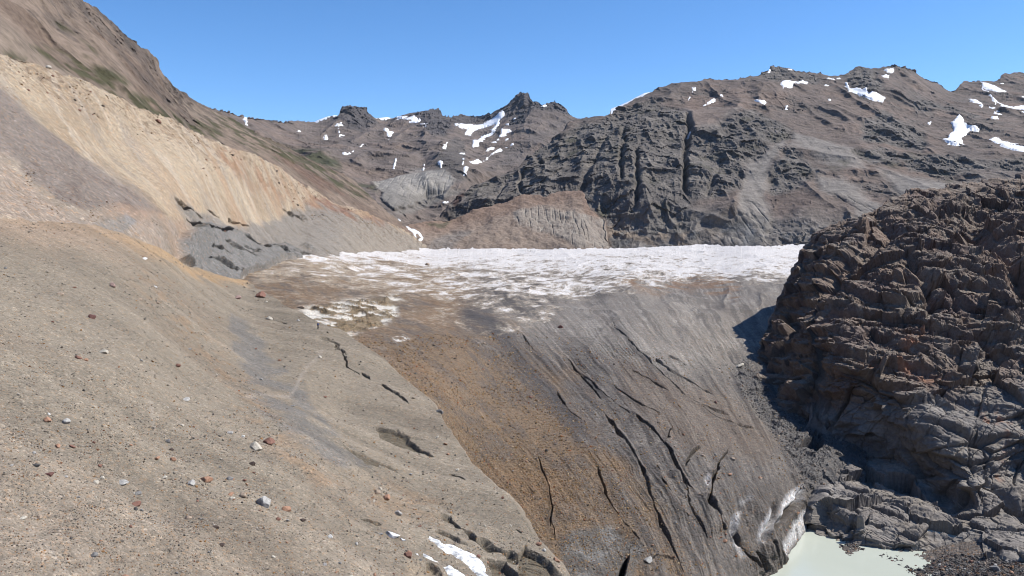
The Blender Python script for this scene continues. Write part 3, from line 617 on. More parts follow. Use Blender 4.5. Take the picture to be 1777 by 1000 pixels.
CREV = [(g1([(180, 115), (240, 200), (300, 245)]), 1.8, 1.6), (g1([(300, 25), (390, 100), (480, 175), (540, 215)]), 1.6, 1.2),
        (g1([(555, 212), (600, 258), (642, 285), (672, 320), (697, 350)]), 4.6, 4.2), (g1([(697, 345), (735, 395), (760, 445), (772, 490), (800, 530)]), 4.2, 4.2),
        (g1([(780, 480), (800, 545), (815, 620), (825, 640)]), 4.2, 3.6), (g1([(805, 520), (830, 565), (850, 580)]), 2, 1.6), (g1([(815, 640), (840, 710), (880, 780), (920, 840)]), 3.4, 1.8),
        (g1([(415, 215), (470, 290), (530, 370), (570, 440), (605, 508)]), 4.0, 3.8), (g1([(600, 500), (640, 620), (690, 740), (760, 880), (810, 1000)]), 4, 1.2),
        (g1([(668, 455), (690, 520), (708, 580), (735, 630), (780, 690), (812, 720)]), 4.0, 3.6), (g1([(385, 470), (405, 540), (440, 630), (475, 690), (515, 755)]), 2.1, 1.8),
        (g1([(510, 740), (560, 810), (598, 880), (628, 930), (660, 975), (700, 1040)]), 5.4, 5.4), (g1([(625, 925), (660, 900), (720, 895), (745, 905)]), 2, .8),
        (g1([(955, 470), (938, 540), (925, 610), (930, 650)]), 3.2, 2.6), (g1([(922, 600), (935, 665), (965, 715), (1000, 770)]), 8.5, 6.2),
        (g1([(715, 0), (800, 45), (870, 85), (935, 118)]), 2.5, 1.8), (g1([(795, 128), (870, 165), (950, 195), (1020, 220)]), 1.8, 1.3), (g1([(880, 180), (940, 225), (1000, 250), (1080, 270), (1140, 285)]), 2.4, 1.6),
        (g1([(490, 1030), (508, 950), (525, 905)]), 6, 5), (g1([(1165, 880), (1190, 940), (1205, 985)]), 5, 4), (g1([(1225, 830), (1235, 880), (1240, 910)]), 3.5, 3), (g1([(1060, 780), (1080, 860), (1130, 920), (1170, 960)]), 4, 2.2),
        (g1([(450, 80), (520, 130), (600, 175), (680, 215)]), 1.6, 1.0), (g1([(545, 5), (640, 60), (720, 105)]), 1.4, .9), (g1([(90, 420), (140, 560), (160, 660), (150, 760)]), 1.4, .8), (g1([(20, 130), (40, 160)]), 1.3, .7), (g1([(150, 690), (165, 760), (175, 830)]), 1.3, .8),
        ([(985, 620), (1010, 655), (1042, 690)], 1.5, 1.2), ([(1160, 617), (1192, 632)], 1.8, 1.4), ([(1120, 610), (1150, 632), (1195, 662)], 2.2, 1.5), ([(905, 580), (925, 605)], 1.2, .8), ([(1060, 560), (1110, 610), (1150, 650), (1200, 690)], 1.4, .8),
        (g1([(745, 280), (715, 325)]), 1.6, 1.2), (g1([(880, 370), (830, 410), (810, 460)]), 2.2, 1.6), (g1([(1010, 390), (970, 440), (955, 480)]), 2.2, 1.0)]
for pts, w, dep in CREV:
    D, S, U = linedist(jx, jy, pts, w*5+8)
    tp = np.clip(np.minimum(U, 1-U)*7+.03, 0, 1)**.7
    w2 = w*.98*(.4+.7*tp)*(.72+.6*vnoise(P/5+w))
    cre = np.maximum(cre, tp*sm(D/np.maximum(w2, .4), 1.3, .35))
    # uplifted right lip / sheer near-vertical walls
    d -= dep*1.25*tp*sm(D/np.maximum(w2, .4), 1.35, .45)
    d += dep*tp*(.14*np.exp(-(D/(w*3))**2)+.16*S*np.exp(-(D/(w*4))**2))
# ragged hollows of bare ice beside the slope
ser = polymask(wx, wy, [(500, 545), (560, 530), (640, 515), (690, 508), (690, 545), (640, 575), (600, 590), (560, 570)], 7)
sr = ridged(np.stack([P[..., 0]*.10+P[..., 1]*.05, P[..., 1]*.11-P[..., 0]*.05, P[..., 2]*.1], -1), 4)
d += ser*2.4*(sr-.35)
# front lobes above the pond
fr = polymask(PX, PY, g1([(1020, 640), (1120, 560), (1330, 500), (1440, 560), (1440, 820), (1290, 900), (1200, 1000), (1080, 900)]), 14)
lob = ridged(np.stack([(PX-.55*PY)*.016, (PY+.2*PX)*.004, 0*PX], -1)+2.3, 3)
d += fr*3.0*(lob-.35)
for pts, w, dep in ((g1([(1260, 720), (1240, 770), (1265, 830), (1285, 900)]), 5, 3.2), (g1([(1050, 690), (1040, 770), (1075, 860)]), 5, 2.6), (g1([(1225, 640), (1222, 700), (1185, 830)]), 4, 2.8), (g1([(1365, 560), (1355, 640), (1290, 690), (1262, 735)]), 5, 3.4)):
    g, S, D, U = groove(jx, jy, pts, w, 1.0); d -= g*dep
# rubbly margin by the rock bluff
mg = polymask(wx, wy, [(1268, 640), (1300, 625), (1345, 690), (1400, 720), (1450, 745), (1440, 800), (1420, 850), (1390, 850), (1380, 800), (1335, 740), (1290, 690)], 9)
mg = np.maximum(mg, polymask(wx, wy, [(1400, 715), (1600, 700), (1600, 900), (1425, 850), (1400, 800)], 6))
fcm, fem = facet(P/4.0, 41, .9); fcm2, _ = facet(P/1.5, 43, .9)
d += mg*(2.2*(ridged(P/16, 4)-.3)+.9*fcm+.35*fcm2)
hole = polymask(wx, wy, g1([(1350, 370), (1380, 340), (1440, 305), (1470, 350), (1440, 378)]), 3); d -= 5*hole
d += (1-upper)*(.16*fbm(P/2.6, 4)+.25*(ridged(P/7+5, 4)-.3))
G.displace(d)
c = np.broadcast_to(srgb(112, 107, 102), P.shape).astype(f4).copy()              # dusty grey ice
lite = polymask(wx, wy, [(880, 570), (1060, 480), (1180, 475), (1300, 465), (1400, 440), (1410, 560), (1330, 600), (1270, 640), (1180, 640), (1080, 610), (980, 600)], 34)
c = mixc(c, srgb(154, 149, 141), lite*.75)
c = mixc(c, srgb(84, 79, 76), sm(band2+.5*band+.35*fbm(P/16+44, 4), .0, .6)*(.85-.35*lite))
c = mixc(c, srgb(146, 139, 131), sm(-band2+.6*band3+.4*fbm(P/14+91, 4), .0, .7)*.6)
arc = fbm(np.stack([(PX-1480)*.012+np.hypot(PX-1520, PY-330)*.05, np.arctan2(PX-1520, PY-330)*3, 0*PX], -1), 5)
c = mixc(c, srgb(184, 179, 171), lite*sm(.35*arc+.8*band3+.6*fbm(P/9+77, 4), .1, .7)*.55)
c = mixc(c, srgb(122, 114, 107), lite*sm(.5*arc+.6*band3, -.1, -.5)*.5)
upl = sm(wy, 600, 560)*sm(wx, 860, 780)
orange = np.clip(np.maximum(sm(vflow+.55*band+.5*fbm(P/12, 4), 3.0, 1.4)*sm(wy, 520, 560), upl), 0, 1)
n1, n2o = fbm(P/9+3, 5), fbm(P/28+9, 4)
oc = mixc(np.broadcast_to(srgb(139, 116, 88), P.shape).astype(f4), srgb(116, 104, 92), sm(n1+.6*band2, -.15, .6)*.85)
oc = mixc(oc, srgb(150, 120, 84), sm(n2o, .0, .5)*.6)
oc = mixc(oc, srgb(160, 146, 128), sm(fbm(P/3.2+6, 4)+.4*n2o, .25, .7)*.5*sm(PY, 760, 600))
oc = desat(oc, .86)*.93
c = c+(oc-c)*(orange*.95)[..., None]
D, S, U = linedist(wx, wy, [(815, 545), (850, 560), (885, 600), (935, 660), (985, 720), (1010, 745)], 80)
c = mixc(c, srgb(88, 84, 82), np.exp(-(D/(18-9*U))**2)*1.0)
tan2 = polymask(wx, wy, [(1060, 620), (1250, 680), (1350, 760), (1330, 800), (1200, 780), (1100, 720)], 18); c = mixc(c, srgb(126, 110, 94), tan2*.4)
brn = polymask(wx, wy, [(1060, 490), (1120, 472), (1200, 474), (1260, 480), (1290, 500), (1280, 520), (1220, 500), (1160, 505), (1100, 505)], 8)
c = mixc(c, srgb(142, 115, 90), brn*.9*sm(fbm(P/9+2, 4), -.4, .3))
# clean white ice in streaks, more and more towards the crest
wh = fbm(np.stack([al/15, pe/6, 0*al], -1)+1.5, 5, .7)*.85+.22*hum+.3*fbm(P/70+4, 3)
depthw = np.interp(PY, [424, 440, 455, 480, 510, 545, 590, 640], [1.05, .74, .38, .16, -.05, -.18, -.45, -1.2])
leftd = np.interp(PX, [400, 560, 750, 1000, 1300, 1400], [-.55, -.42, -.10, .06, .08, .05])
rightcut = -.9*sm(wy-np.interp(wx, [860, 890, 1060, 1200, 1300, 1400], [590, 575, 492, 478, 482, 470]), -4, 26)
white = sm(wh+depthw+leftd*sm(PY, 436, 452)+rightcut, -.05, .55)*sm(wy, 640, 560)
cream = sm(wh+depthw+.5*leftd+rightcut+.42, .0, .7)*sm(wy, 640, 560)
c = mixc(c, srgb(196, 184, 164), cream*.7)
c = mixc(c, srgb(243, 243, 244), white*.96)
spk = sm(fbm(P/1.9+3, 4), .18, .5)*sm(fbm(P/25, 3), -.1, .5)*orange*sm(PY, 760, 560)
c = mixc(c, srgb(186, 172, 152), spk*.6)
swh = ser*sm(sr-.3*fbm(P/6, 4), .2, .06); c = mixc(c, srgb(150, 136, 108), ser*.5); c = mixc(c, srgb(232, 230, 222), swh)
c = mixc(c, srgb(236, 236, 232), polymask(wx, wy, [(685, 590), (700, 586), (712, 592), (706, 597), (690, 597)], 3)*sm(fbm(P/1.5, 4), -.1, .3))
for poly in (g1([(1034, 760), (1038, 705), (1056, 684), (1076, 678), (1064, 712), (1048, 768)]), g1([(1168, 822), (1172, 765), (1196, 692), (1220, 672), (1216, 745), (1196, 800), (1182, 830)]), g1([(1247, 722), (1262, 655), (1298, 602), (1342, 563), (1362, 560), (1354, 625), (1312, 645), (1276, 682), (1258, 726)]), g1([(1296, 830), (1332, 730), (1388, 672), (1440, 652), (1446, 690), (1400, 740), (1362, 800), (1325, 850), (1286, 900), (1282, 870)]), g1([(1070, 632), (1112, 616), (1120, 624), (1080, 642)]), g1([(906, 530), (916, 512), (918, 540), (908, 560)]), g1([(1028, 800), (1040, 790), (1060, 850), (1090, 910), (1076, 905), (1045, 860)])):
    m = polymask(jx*.5+wx*.5, jy*.5+wy*.5, poly, 7); c = mixc(c, srgb(232, 233, 234), m*sm(fbm(P/1.6, 5), -1.0, -.3)*.95)
dome = polymask(wx, wy, [(975, 935), (1000, 920), (1060, 915), (1085, 935), (1110, 960), (1095, 1000), (1080, 1130), (960, 1130), (980, 1000)], 7)
c = mixc(c, srgb(104, 103, 100), dome*.85); c = mixc(c, srgb(150, 150, 148), dome*sm(fbm(P/3+5, 4), .1, .5)*.5)
c = mixc(c, srgb(110, 108, 107), mg*.85)
c = mixc(c, srgb(98, 92, 86), fr*.5)
for poly in (g1([(1034, 760), (1038, 705), (1056, 684), (1076, 678), (1064, 712), (1048, 768)]), g1([(1168, 822), (1172, 765), (1196, 692), (1220, 672), (1216, 745), (1196, 800), (1182, 830)]), g1([(1247, 722), (1262, 655), (1298, 602), (1342, 563), (1362, 560), (1354, 625), (1312, 645), (1276, 682), (1258, 726)]), g1([(1296, 830), (1332, 730), (1388, 672), (1440, 652), (1446, 690), (1400, 740), (1362, 800), (1325, 850), (1286, 900), (1282, 870)])):
    m = polymask(jx*.5+wx*.5, jy*.5+wy*.5, poly, 7); c = mixc(c, srgb(232, 233, 234), m*sm(fbm(P/1.6, 5), -1.0, -.3)*.95)
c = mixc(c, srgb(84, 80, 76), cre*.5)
G.col = c
M_ice = ground_mat('glacier_ice', 1.3, .22, .5, .55, .45, rough=.75, spec=.25)
tag(G.build('glacier', c, M_ice), 'glacier tongue with white upper ice and brown debris covered front', 'glacier', kind='structure')
print('glacier', round(time.time()-T0, 1))

# ================================================================== 8 rock bluff
K_TOP = [(1296, 668), (1304, 650), (1311, 640), (1316, 612), (1325, 585), (1334, 558), (1345, 535), (1356, 510), (1370, 478), (1385, 450), (1396, 425), (1412, 405), (1430, 392), (1450, 383), (1472, 378), (1490, 376), (1500, 366), (1520, 352), (1545, 340), (1575, 330), (1595, 324), (1625, 322), (1660, 318), (1690, 316), (1705, 312), (1740, 311), (1760, 310), (1777, 309), (1900, 302)]
K_BOT = [(1296, 690), (1320, 722), (1345, 752), (1400, 800), (1415, 840), (1418, 950), (1500, 985), (1580, 1005), (1640, 1010), (1900, 1030)]
ctrlK = [(1300, 660, 338), (1311, 640, 346), (1325, 585, 370), (1335, 558, 383), (1370, 478, 398), (1396, 425, 405), (1340, 692, 315), (1390, 705, 299), (1400, 660, 306), (1400, 600, 324), (1400, 550, 347), (1500, 638, 285), (1450, 540, 326), (1480, 470, 356), (1430, 400, 404), (1480, 377, 406), (1450, 640, 290), (1440, 590, 305),
         (1590, 325, 426), (1700, 312, 442), (1777, 309, 442), (1900, 302, 445), (1600, 400, 376), (1777, 400, 376), (1600, 500, 322), (1777, 500, 320), (1530, 560, 314), (1520, 480, 345), (1600, 620, 288), (1777, 620, 284), (1777, 700, 266), (1700, 560, 302), (1900, 500, 318), (1900, 700, 264), (1700, 450, 350),
         (1390, 740, 292), (1440, 750, 284), (1425, 800, 281), (1425, 840, 268), (1480, 690, 284), (1520, 695, 279), (1560, 690, 273), (1540, 650, 283), (1600, 760, 260), (1640, 800, 252), (1690, 835, 244), (1470, 790, 279), (1500, 815, 276), (1540, 830, 268), (1590, 850, 260), (1640, 872, 252), (1550, 760, 276), (1500, 745, 281), (1650, 720, 264), (1700, 760, 256), (1600, 690, 272),
         (1430, 920, 235), (1500, 950, 221), (1580, 970, 214), (1625, 958, 215), (1430, 860, 243), (1500, 893, 228), (1560, 908, 222), (1600, 925, 217.5), (1460, 832, 258), (1520, 848, 258), (1570, 872, 246), (1620, 895, 236), (1700, 925, 224), (1660, 905, 231), (1740, 880, 236), (1777, 840, 247), (1777, 930, 220), (1739, 972, 207.5), (1777, 970, 208), (1777, 1010, 195), (1900, 900, 228), (1900, 1030, 190), (1700, 1000, 199.5), (1706, 962, 212), (1640, 1010, 200), (1418, 960, 228)]
K = Patch(1296, 1900, .85, K_BOT, K_TOP, 760, ctrlK, back=16, back_len=150, back_drop=.55, jag=(5, 22))
PX, PY, P = K.PX, K.PY, K.P0
wx, wy = wob(PX, PY, P, 12, 8)
RS = _rot(.45, -.5, .25)
q = P @ RS
f1, e1 = facet(q/np.array([17, 10, 8], f4), 51, 1.0)
f0, e0 = facet(q/np.array([36, 22, 17], f4)+.5, 50, 1.0)
f2, e2 = facet(q/np.array([7.0, 4.2, 3.2], f4)+1, 52, 1.1)
f3, e3 = facet(q/np.array([2.6, 1.8, 1.3], f4)+2, 53, 1.1)
smooth_low = sm(wy-(.15*(1777-wx)), 620, 700)           # ice-worn lower rocks
knob = 1-smooth_low
def ledge(h, k=.38):
    f = h-np.floor(h); return np.where(f < k, f/k, (1-f)/(1-k))
wq = np.stack([fbm(P/18, 4), fbm(P/18+7, 4), fbm(P/18+15, 4)], -1)
dipv = np.array([.22, .10, 1.0], f4); dipv /= np.linalg.norm(dipv)
h0 = P @ dipv
h1 = h0/9.5+.7*f0+.22*wq[..., 0]+.2*f1
h2 = h0/3.6+.9*f1+.4*f2+.3*wq[..., 1]
h3 = (P @ np.array([.5, .25, .83], f4))/1.3+1.2*f2+.5*f3
big = ridged((q+4*wq)/np.array([26, 14, 12], f4), 3, .45); med = ridged((q+3*wq)/np.array([9, 6, 5], f4)+4, 4, .5)
amp = .55+.6*sm(fbm(P/40+30, 3), -.4, .4)
d = 1.6*fbm(P/34, 4)+amp*2.7*(ledge(h1, .22)-.5)+(1-.4*smooth_low)*(amp*1.15*(ledge(h2, .22)-.5)+.3*(ledge(h3, .3)-.5))
d += knob*(2.6*(big-.35)+.4*(med-.35))+(1-knob)*.9*(big-.35)+5.2*f0+(2.0+.5*smooth_low)*f1+(.85-.4*smooth_low)*(.4+.9*sm(fbm(P/22+60, 3), -.4, .4))*f2+(.34-.2*smooth_low)*(.4+.9*sm(fbm(P/15+80, 3), -.4, .4))*f3+.10*fbm(P/1.2, 3)-.5*sm(e1, .09, 0)-.3*sm(e2, .1, 0)
st = fbm(np.stack([q[..., 0]*.03, q[..., 1]*.05, q[..., 2]*.8], -1), 4); d += .2*st
for pts, w, dep in [([(1700, 350), (1690, 400), (1740, 440), (1777, 480), (1830, 520)], 16, 9), ([(1425, 520), (1455, 480), (1490, 455), (1530, 425), (1560, 400)], 15, 8), ([(1560, 440), (1600, 480), (1620, 520), (1590, 530)], 12, 6), ([(1500, 340), (1530, 380), (1570, 400)], 10, 5), ([(1600, 330), (1640, 370), (1690, 380)], 9, 4), ([(1640, 470), (1680, 540), (1720, 590), (1777, 650)], 5, 2.2), ([(1660, 640), (1690, 650), (1700, 655)], 6, 3), ([(1480, 660), (1470, 690), (1440, 735)], 6, 3.5), ([(1600, 740), (1640, 750), (1700, 765), (1777, 770)], 4, 2.4), ([(1620, 800), (1680, 800), (1777, 790)], 4, 2.2), ([(1700, 830), (1740, 850), (1777, 880), (1830, 900)], 8, 3), ([(1560, 880), (1620, 900), (1680, 912)], 4, 1.8), ([(1500, 640), (1540, 632), (1600, 640), (1700, 625), (1777, 612)], 6, 1.0)]:
    g, S, D, U = groove(wx, wy, pts, w, 1.0); d -= dep*g
K.N = K.normals(blur(K.P0, 6)); K.displace(d*topfade(K, K_TOP, 40, .4))
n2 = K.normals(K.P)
c = np.broadcast_to(srgb(142, 123, 108), P.shape).astype(f4).copy()
c = mixc(c, srgb(152, 126, 108), sm(fbm(P/16+3, 4), .0, .5)*.6)
c = mixc(c, srgb(122, 104, 98), sm(fbm(P/9+8, 4), .1, .5)*.6)
c = mixc(c, srgb(146, 140, 134), smooth_low*.85)
c = mixc(c, srgb(178, 170, 160), smooth_low*sm(fbm(P/7+2, 4), .1, .6)*.6)
c = mixc(c, srgb(168, 156, 140), sm(st, .15, .6)*.45)
for poly in ([(1700, 700), (1730, 705), (1760, 745), (1777, 760), (1740, 760), (1715, 735)], [(1500, 625), (1600, 640), (1650, 650), (1600, 655), (1530, 640)], [(1560, 600), (1600, 580), (1610, 610), (1580, 620)], [(1690, 395), (1720, 420), (1735, 450), (1700, 440)], [(1745, 760), (1752, 830), (1740, 830)]):
    m = polymask(wx, wy, poly, 8)*sm(fbm(P/2.5+4, 4), -.2, .4); c = mixc(c, srgb(188, 132, 98), m*.7)
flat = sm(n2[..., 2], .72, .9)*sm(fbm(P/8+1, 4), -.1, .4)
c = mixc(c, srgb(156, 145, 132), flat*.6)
grv = polymask(wx, wy, [(1650, 632), (1700, 600), (1777, 598), (1900, 590), (1900, 622), (1777, 625), (1700, 640)], 8); c = mixc(c, srgb(150, 140, 130), grv*.8)
M_bluff = ground_mat('bluff_rock', 1.1, .3, 0, None, .7, rough=.8, spec=.3)
tag(K.build('rock_bluff', c, M_bluff), 'dark fractured rock bluff rising above the pond at right', 'rock bluff', kind='structure')

# ================================================================== 9 gravel bank, pond, valley ground
H_TOP = [(1430, 936), (1460, 930), (1500, 945), (1540, 952), (1600, 962), (1640, 955), (1700, 960), (1777, 962), (1900, 960)]
ctrlH = [(1430, 936, 229), (1440, 928, 231), (1500, 948, 223.5), (1560, 974, 212.2), (1600, 998, 203), (1620, 1020, 197), (1480, 955, 219), (1500, 980, 210.6), (1540, 1000, 204), (1583, 974, 212.5), (1619, 967, 214), (1640, 950, 218), (1680, 955, 214), (1706, 964, 210), (1739, 975, 205.5), (1777, 974, 205), (1777, 1000, 196), (1700, 1000, 199), (1900, 972, 203), (1900, 1100, 165), (1777, 1100, 170), (1600, 1100, 176), (1440, 1000, 206)]
Hh = Patch(1430, 1900, 1.2, [(1430, 1100), (1900, 1100)], H_TOP, 140, ctrlH, back=4, back_len=25, back_drop=.1)
PX, PY, P = Hh.PX, Hh.PY, Hh.P0
f1, e1 = facet(P/1.4, 61, .8); f2, e2 = facet(P/.6, 62, .8)
Hh.displace(.35*fbm(P/5, 4)+.30*f1*sm(fbm(P/6+2, 3), -.2, .4)+.16*f2)
c = mixc(np.broadcast_to(srgb(112, 107, 104), P.shape).astype(f4), srgb(150, 142, 134), sm(fbm(P/2+3, 4), .2, .6)*.5)
tag(Hh.build('gravel_bank', c, ground_mat('bank_gravel', .8, .3, .9, .6, .6)), 'dark stony bank between the pond and the bluff', 'bank', kind='structure')

gx = np.linspace(60, 330, 60); gy = np.linspace(120, 330, 60)
V = np.stack([*np.meshgrid(np.linspace(20, 150, 80), np.linspace(120, 262, 80)), np.full((80, 80), -88.0)], -1)
i = np.arange(6400).reshape(80, 80); Q = np.stack([i[:-1, :-1], i[:-1, 1:], i[1:, 1:], i[1:, :-1]], -1)
m, nt, b = mat_new('milky_water', .12, .4); L = nt.links.new
tc = nd(nt, 'ShaderNodeTexCoord'); n1 = nd(nt, 'ShaderNodeTexNoise', Scale=.05, Detail=4.0); L(tc.outputs['Object'], n1.inputs['Vector'])
cr = nd(nt, 'ShaderNodeValToRGB'); cr.color_ramp.elements[0].color = (*srgb(164, 169, 157), 1); cr.color_ramp.elements[1].color = (*srgb(178, 182, 170), 1); L(n1.outputs['Fac'], cr.inputs[0]); L(cr.outputs[0], b.inputs['Base Color'])
n2_ = nd(nt, 'ShaderNodeTexNoise', Scale=1.6, Detail=3.0); L(tc.outputs['Object'], n2_.inputs['Vector'])
bp = nd(nt, 'ShaderNodeBump'); bp.inputs['Strength'].default_value = .06; bp.inputs['Distance'].default_value = .1; L(n2_.outputs['Fac'], bp.inputs['Height']); L(bp.outputs[0], b.inputs['Normal'])
tag(write_mesh('water', V, Q, None, m, True), 'milky pale green meltwater pond at the ice front', 'pond', kind='structure')
s_ = 14000.0
gr = np.stack([*np.meshgrid(np.linspace(-s_, s_, 90), np.linspace(-s_, s_, 90)), np.full((90, 90), -125.0)], -1); gr[..., 2] += 6*fbm(gr/900, 3)
i = np.arange(8100).reshape(90, 90); Q = np.stack([i[:-1, :-1], i[:-1, 1:], i[1:, 1:], i[1:, :-1]], -1)
tag(write_mesh('ground', gr, Q, np.broadcast_to(srgb(140, 128, 116), gr.shape).astype(f4), ground_mat('valley_floor_rock', 20.0, .3, 0, None, .5)), 'grey brown valley floor under the ice and slopes', 'ground', kind='structure')
# unseen valley sides behind and beside the camera, added to block horizon glow
az = np.radians(np.linspace(48, 318, 240)); rr = np.linspace(0, 1, 40)[:, None]
Rr = 2600+3600*rr; hh = -125+(1100+260*fbm(np.stack([np.cos(az)*4, np.sin(az)*4, 0*az], -1), 3))*np.sin(np.clip(rr*1.25, 0, 1.25)*math.pi/2)
V = np.stack([np.sin(az)*Rr, np.cos(az)*Rr, hh+0*Rr], -1); V[..., 2] += (170*(ridged(V/700, 5)-.3)+30*fbm(V/120, 4))*sm(rr, 0, .3)
i = np.arange(9600).reshape(40, 240)
tag(write_mesh('unseen_valley_sides', V, np.stack([i[:-1, :-1], i[:-1, 1:], i[1:, 1:], i[1:, :-1]], -1), desat(mixc(np.broadcast_to(srgb(128, 114, 104), V.shape).astype(f4), srgb(104, 98, 95), sm(fbm(V/300, 4), -.1, .4)), .8), ground_mat('valley_side_rock', 26.0, .3, 0, None, .5)), 'unseen brown mountainsides added around the viewpoint to block horizon glow', 'mountains', kind='structure')
print('terrain', round(time.time()-T0, 1))
# ================================================================== snow lying on the mountains
for T in (Dm, C): T.Ps = blur(T.P, 2); T.Ns = T.normals(blur(T.P, 5))
A.Ps = blur(A.P, 1); A.Ns = A.normals(blur(A.P, 6)); Fm.Ps = blur(Fm.P, 1); Fm.Ns = Fm.normals(blur(Fm.P, 3))

def snow_mat(name, col, rough=.55, size=6):
    m, nt, b = mat_new(name, rough, .3); L = nt.links.new
    tc = nd(nt, 'ShaderNodeTexCoord'); n1 = nd(nt, 'ShaderNodeTexNoise', Scale=1/size, Detail=6.0); L(tc.outputs['Object'], n1.inputs['Vector'])
    v = ramp(nt, n1.outputs['Fac'], .3, .7, .78, 1.0); vm = nd(nt, 'ShaderNodeVectorMath', operation='SCALE'); vm.inputs[0].default_value = col; L(v, vm.inputs['Scale']); L(vm.outputs[0], b.inputs['Base Color'])
    bp = nd(nt, 'ShaderNodeBump'); bp.inputs['Strength'].default_value = .25; bp.inputs['Distance'].default_value = size*.15; L(n1.outputs['Fac'], bp.inputs['Height']); L(bp.outputs[0], b.inputs['Normal'])
    return m
M_snow = snow_mat('old_snow', (.84, .85, .87), size=14); M_foam = snow_mat('white_water', (.8, .82, .83), .35, 3); M_bareice = snow_mat('bare_ice', (.80, .81, .81), .4, .8)
_n = M_bareice.node_tree; _r1 = [n for n in _n.nodes if n.bl_idname == 'ShaderNodeMapRange'][0]; _r1.inputs['To Min'].default_value = .28; _r1.inputs['From Min'].default_value = .36; _r1.inputs['From Max'].default_value = .56

def drape(T, poly, name, label, cat, group, mat, thick, step=.7, rag=1.6, L=None, sink=None, kind=None, soft=4.0):
    poly = np.array(poly, float); sink = thick*.55 if sink is None else sink
    x = np.arange(poly[:, 0].min()-4, poly[:, 0].max()+4, step); y = np.arange(poly[:, 1].max()+4, poly[:, 1].min()-4, -step)
    X, Y = np.meshgrid(x, y); P = T.at(X, Y, T.Ps); N = T.at(X, Y, T.Ns); N /= np.linalg.norm(N, axis=-1, keepdims=True)
    L = L or P[..., 1].mean()/F*9
    sd = sdpoly(X, Y, poly)+rag*fbm(P/L, 4)
    V = P+N*(-sink+(thick+sink)*sm(sd, -.8, soft)+thick*.25*fbm(P/(L*1.5)+3, 3)*(sd > 0))[..., None]
    ny, nx = X.shape; i = np.arange(nx*ny).reshape(ny, nx); k = sd > -1.2
    km = k[:-1, :-1] & k[:-1, 1:] & k[1:, 1:] & k[1:, :-1]
    Q = np.stack([i[:-1, :-1], i[:-1, 1:], i[1:, 1:], i[1:, :-1]], -1)[km]
    if len(Q) == 0: return None
    u, inv = np.unique(Q, return_inverse=True); V = V.reshape(-1, 3)[u]; o0 = V.mean(0)
    o = write_mesh(name, V-o0, inv.reshape(-1, 4), None, mat, True); o.location = o0
    return tag(o, label, cat, group, kind)
G_SNOW = 'snow patches on the mountains'
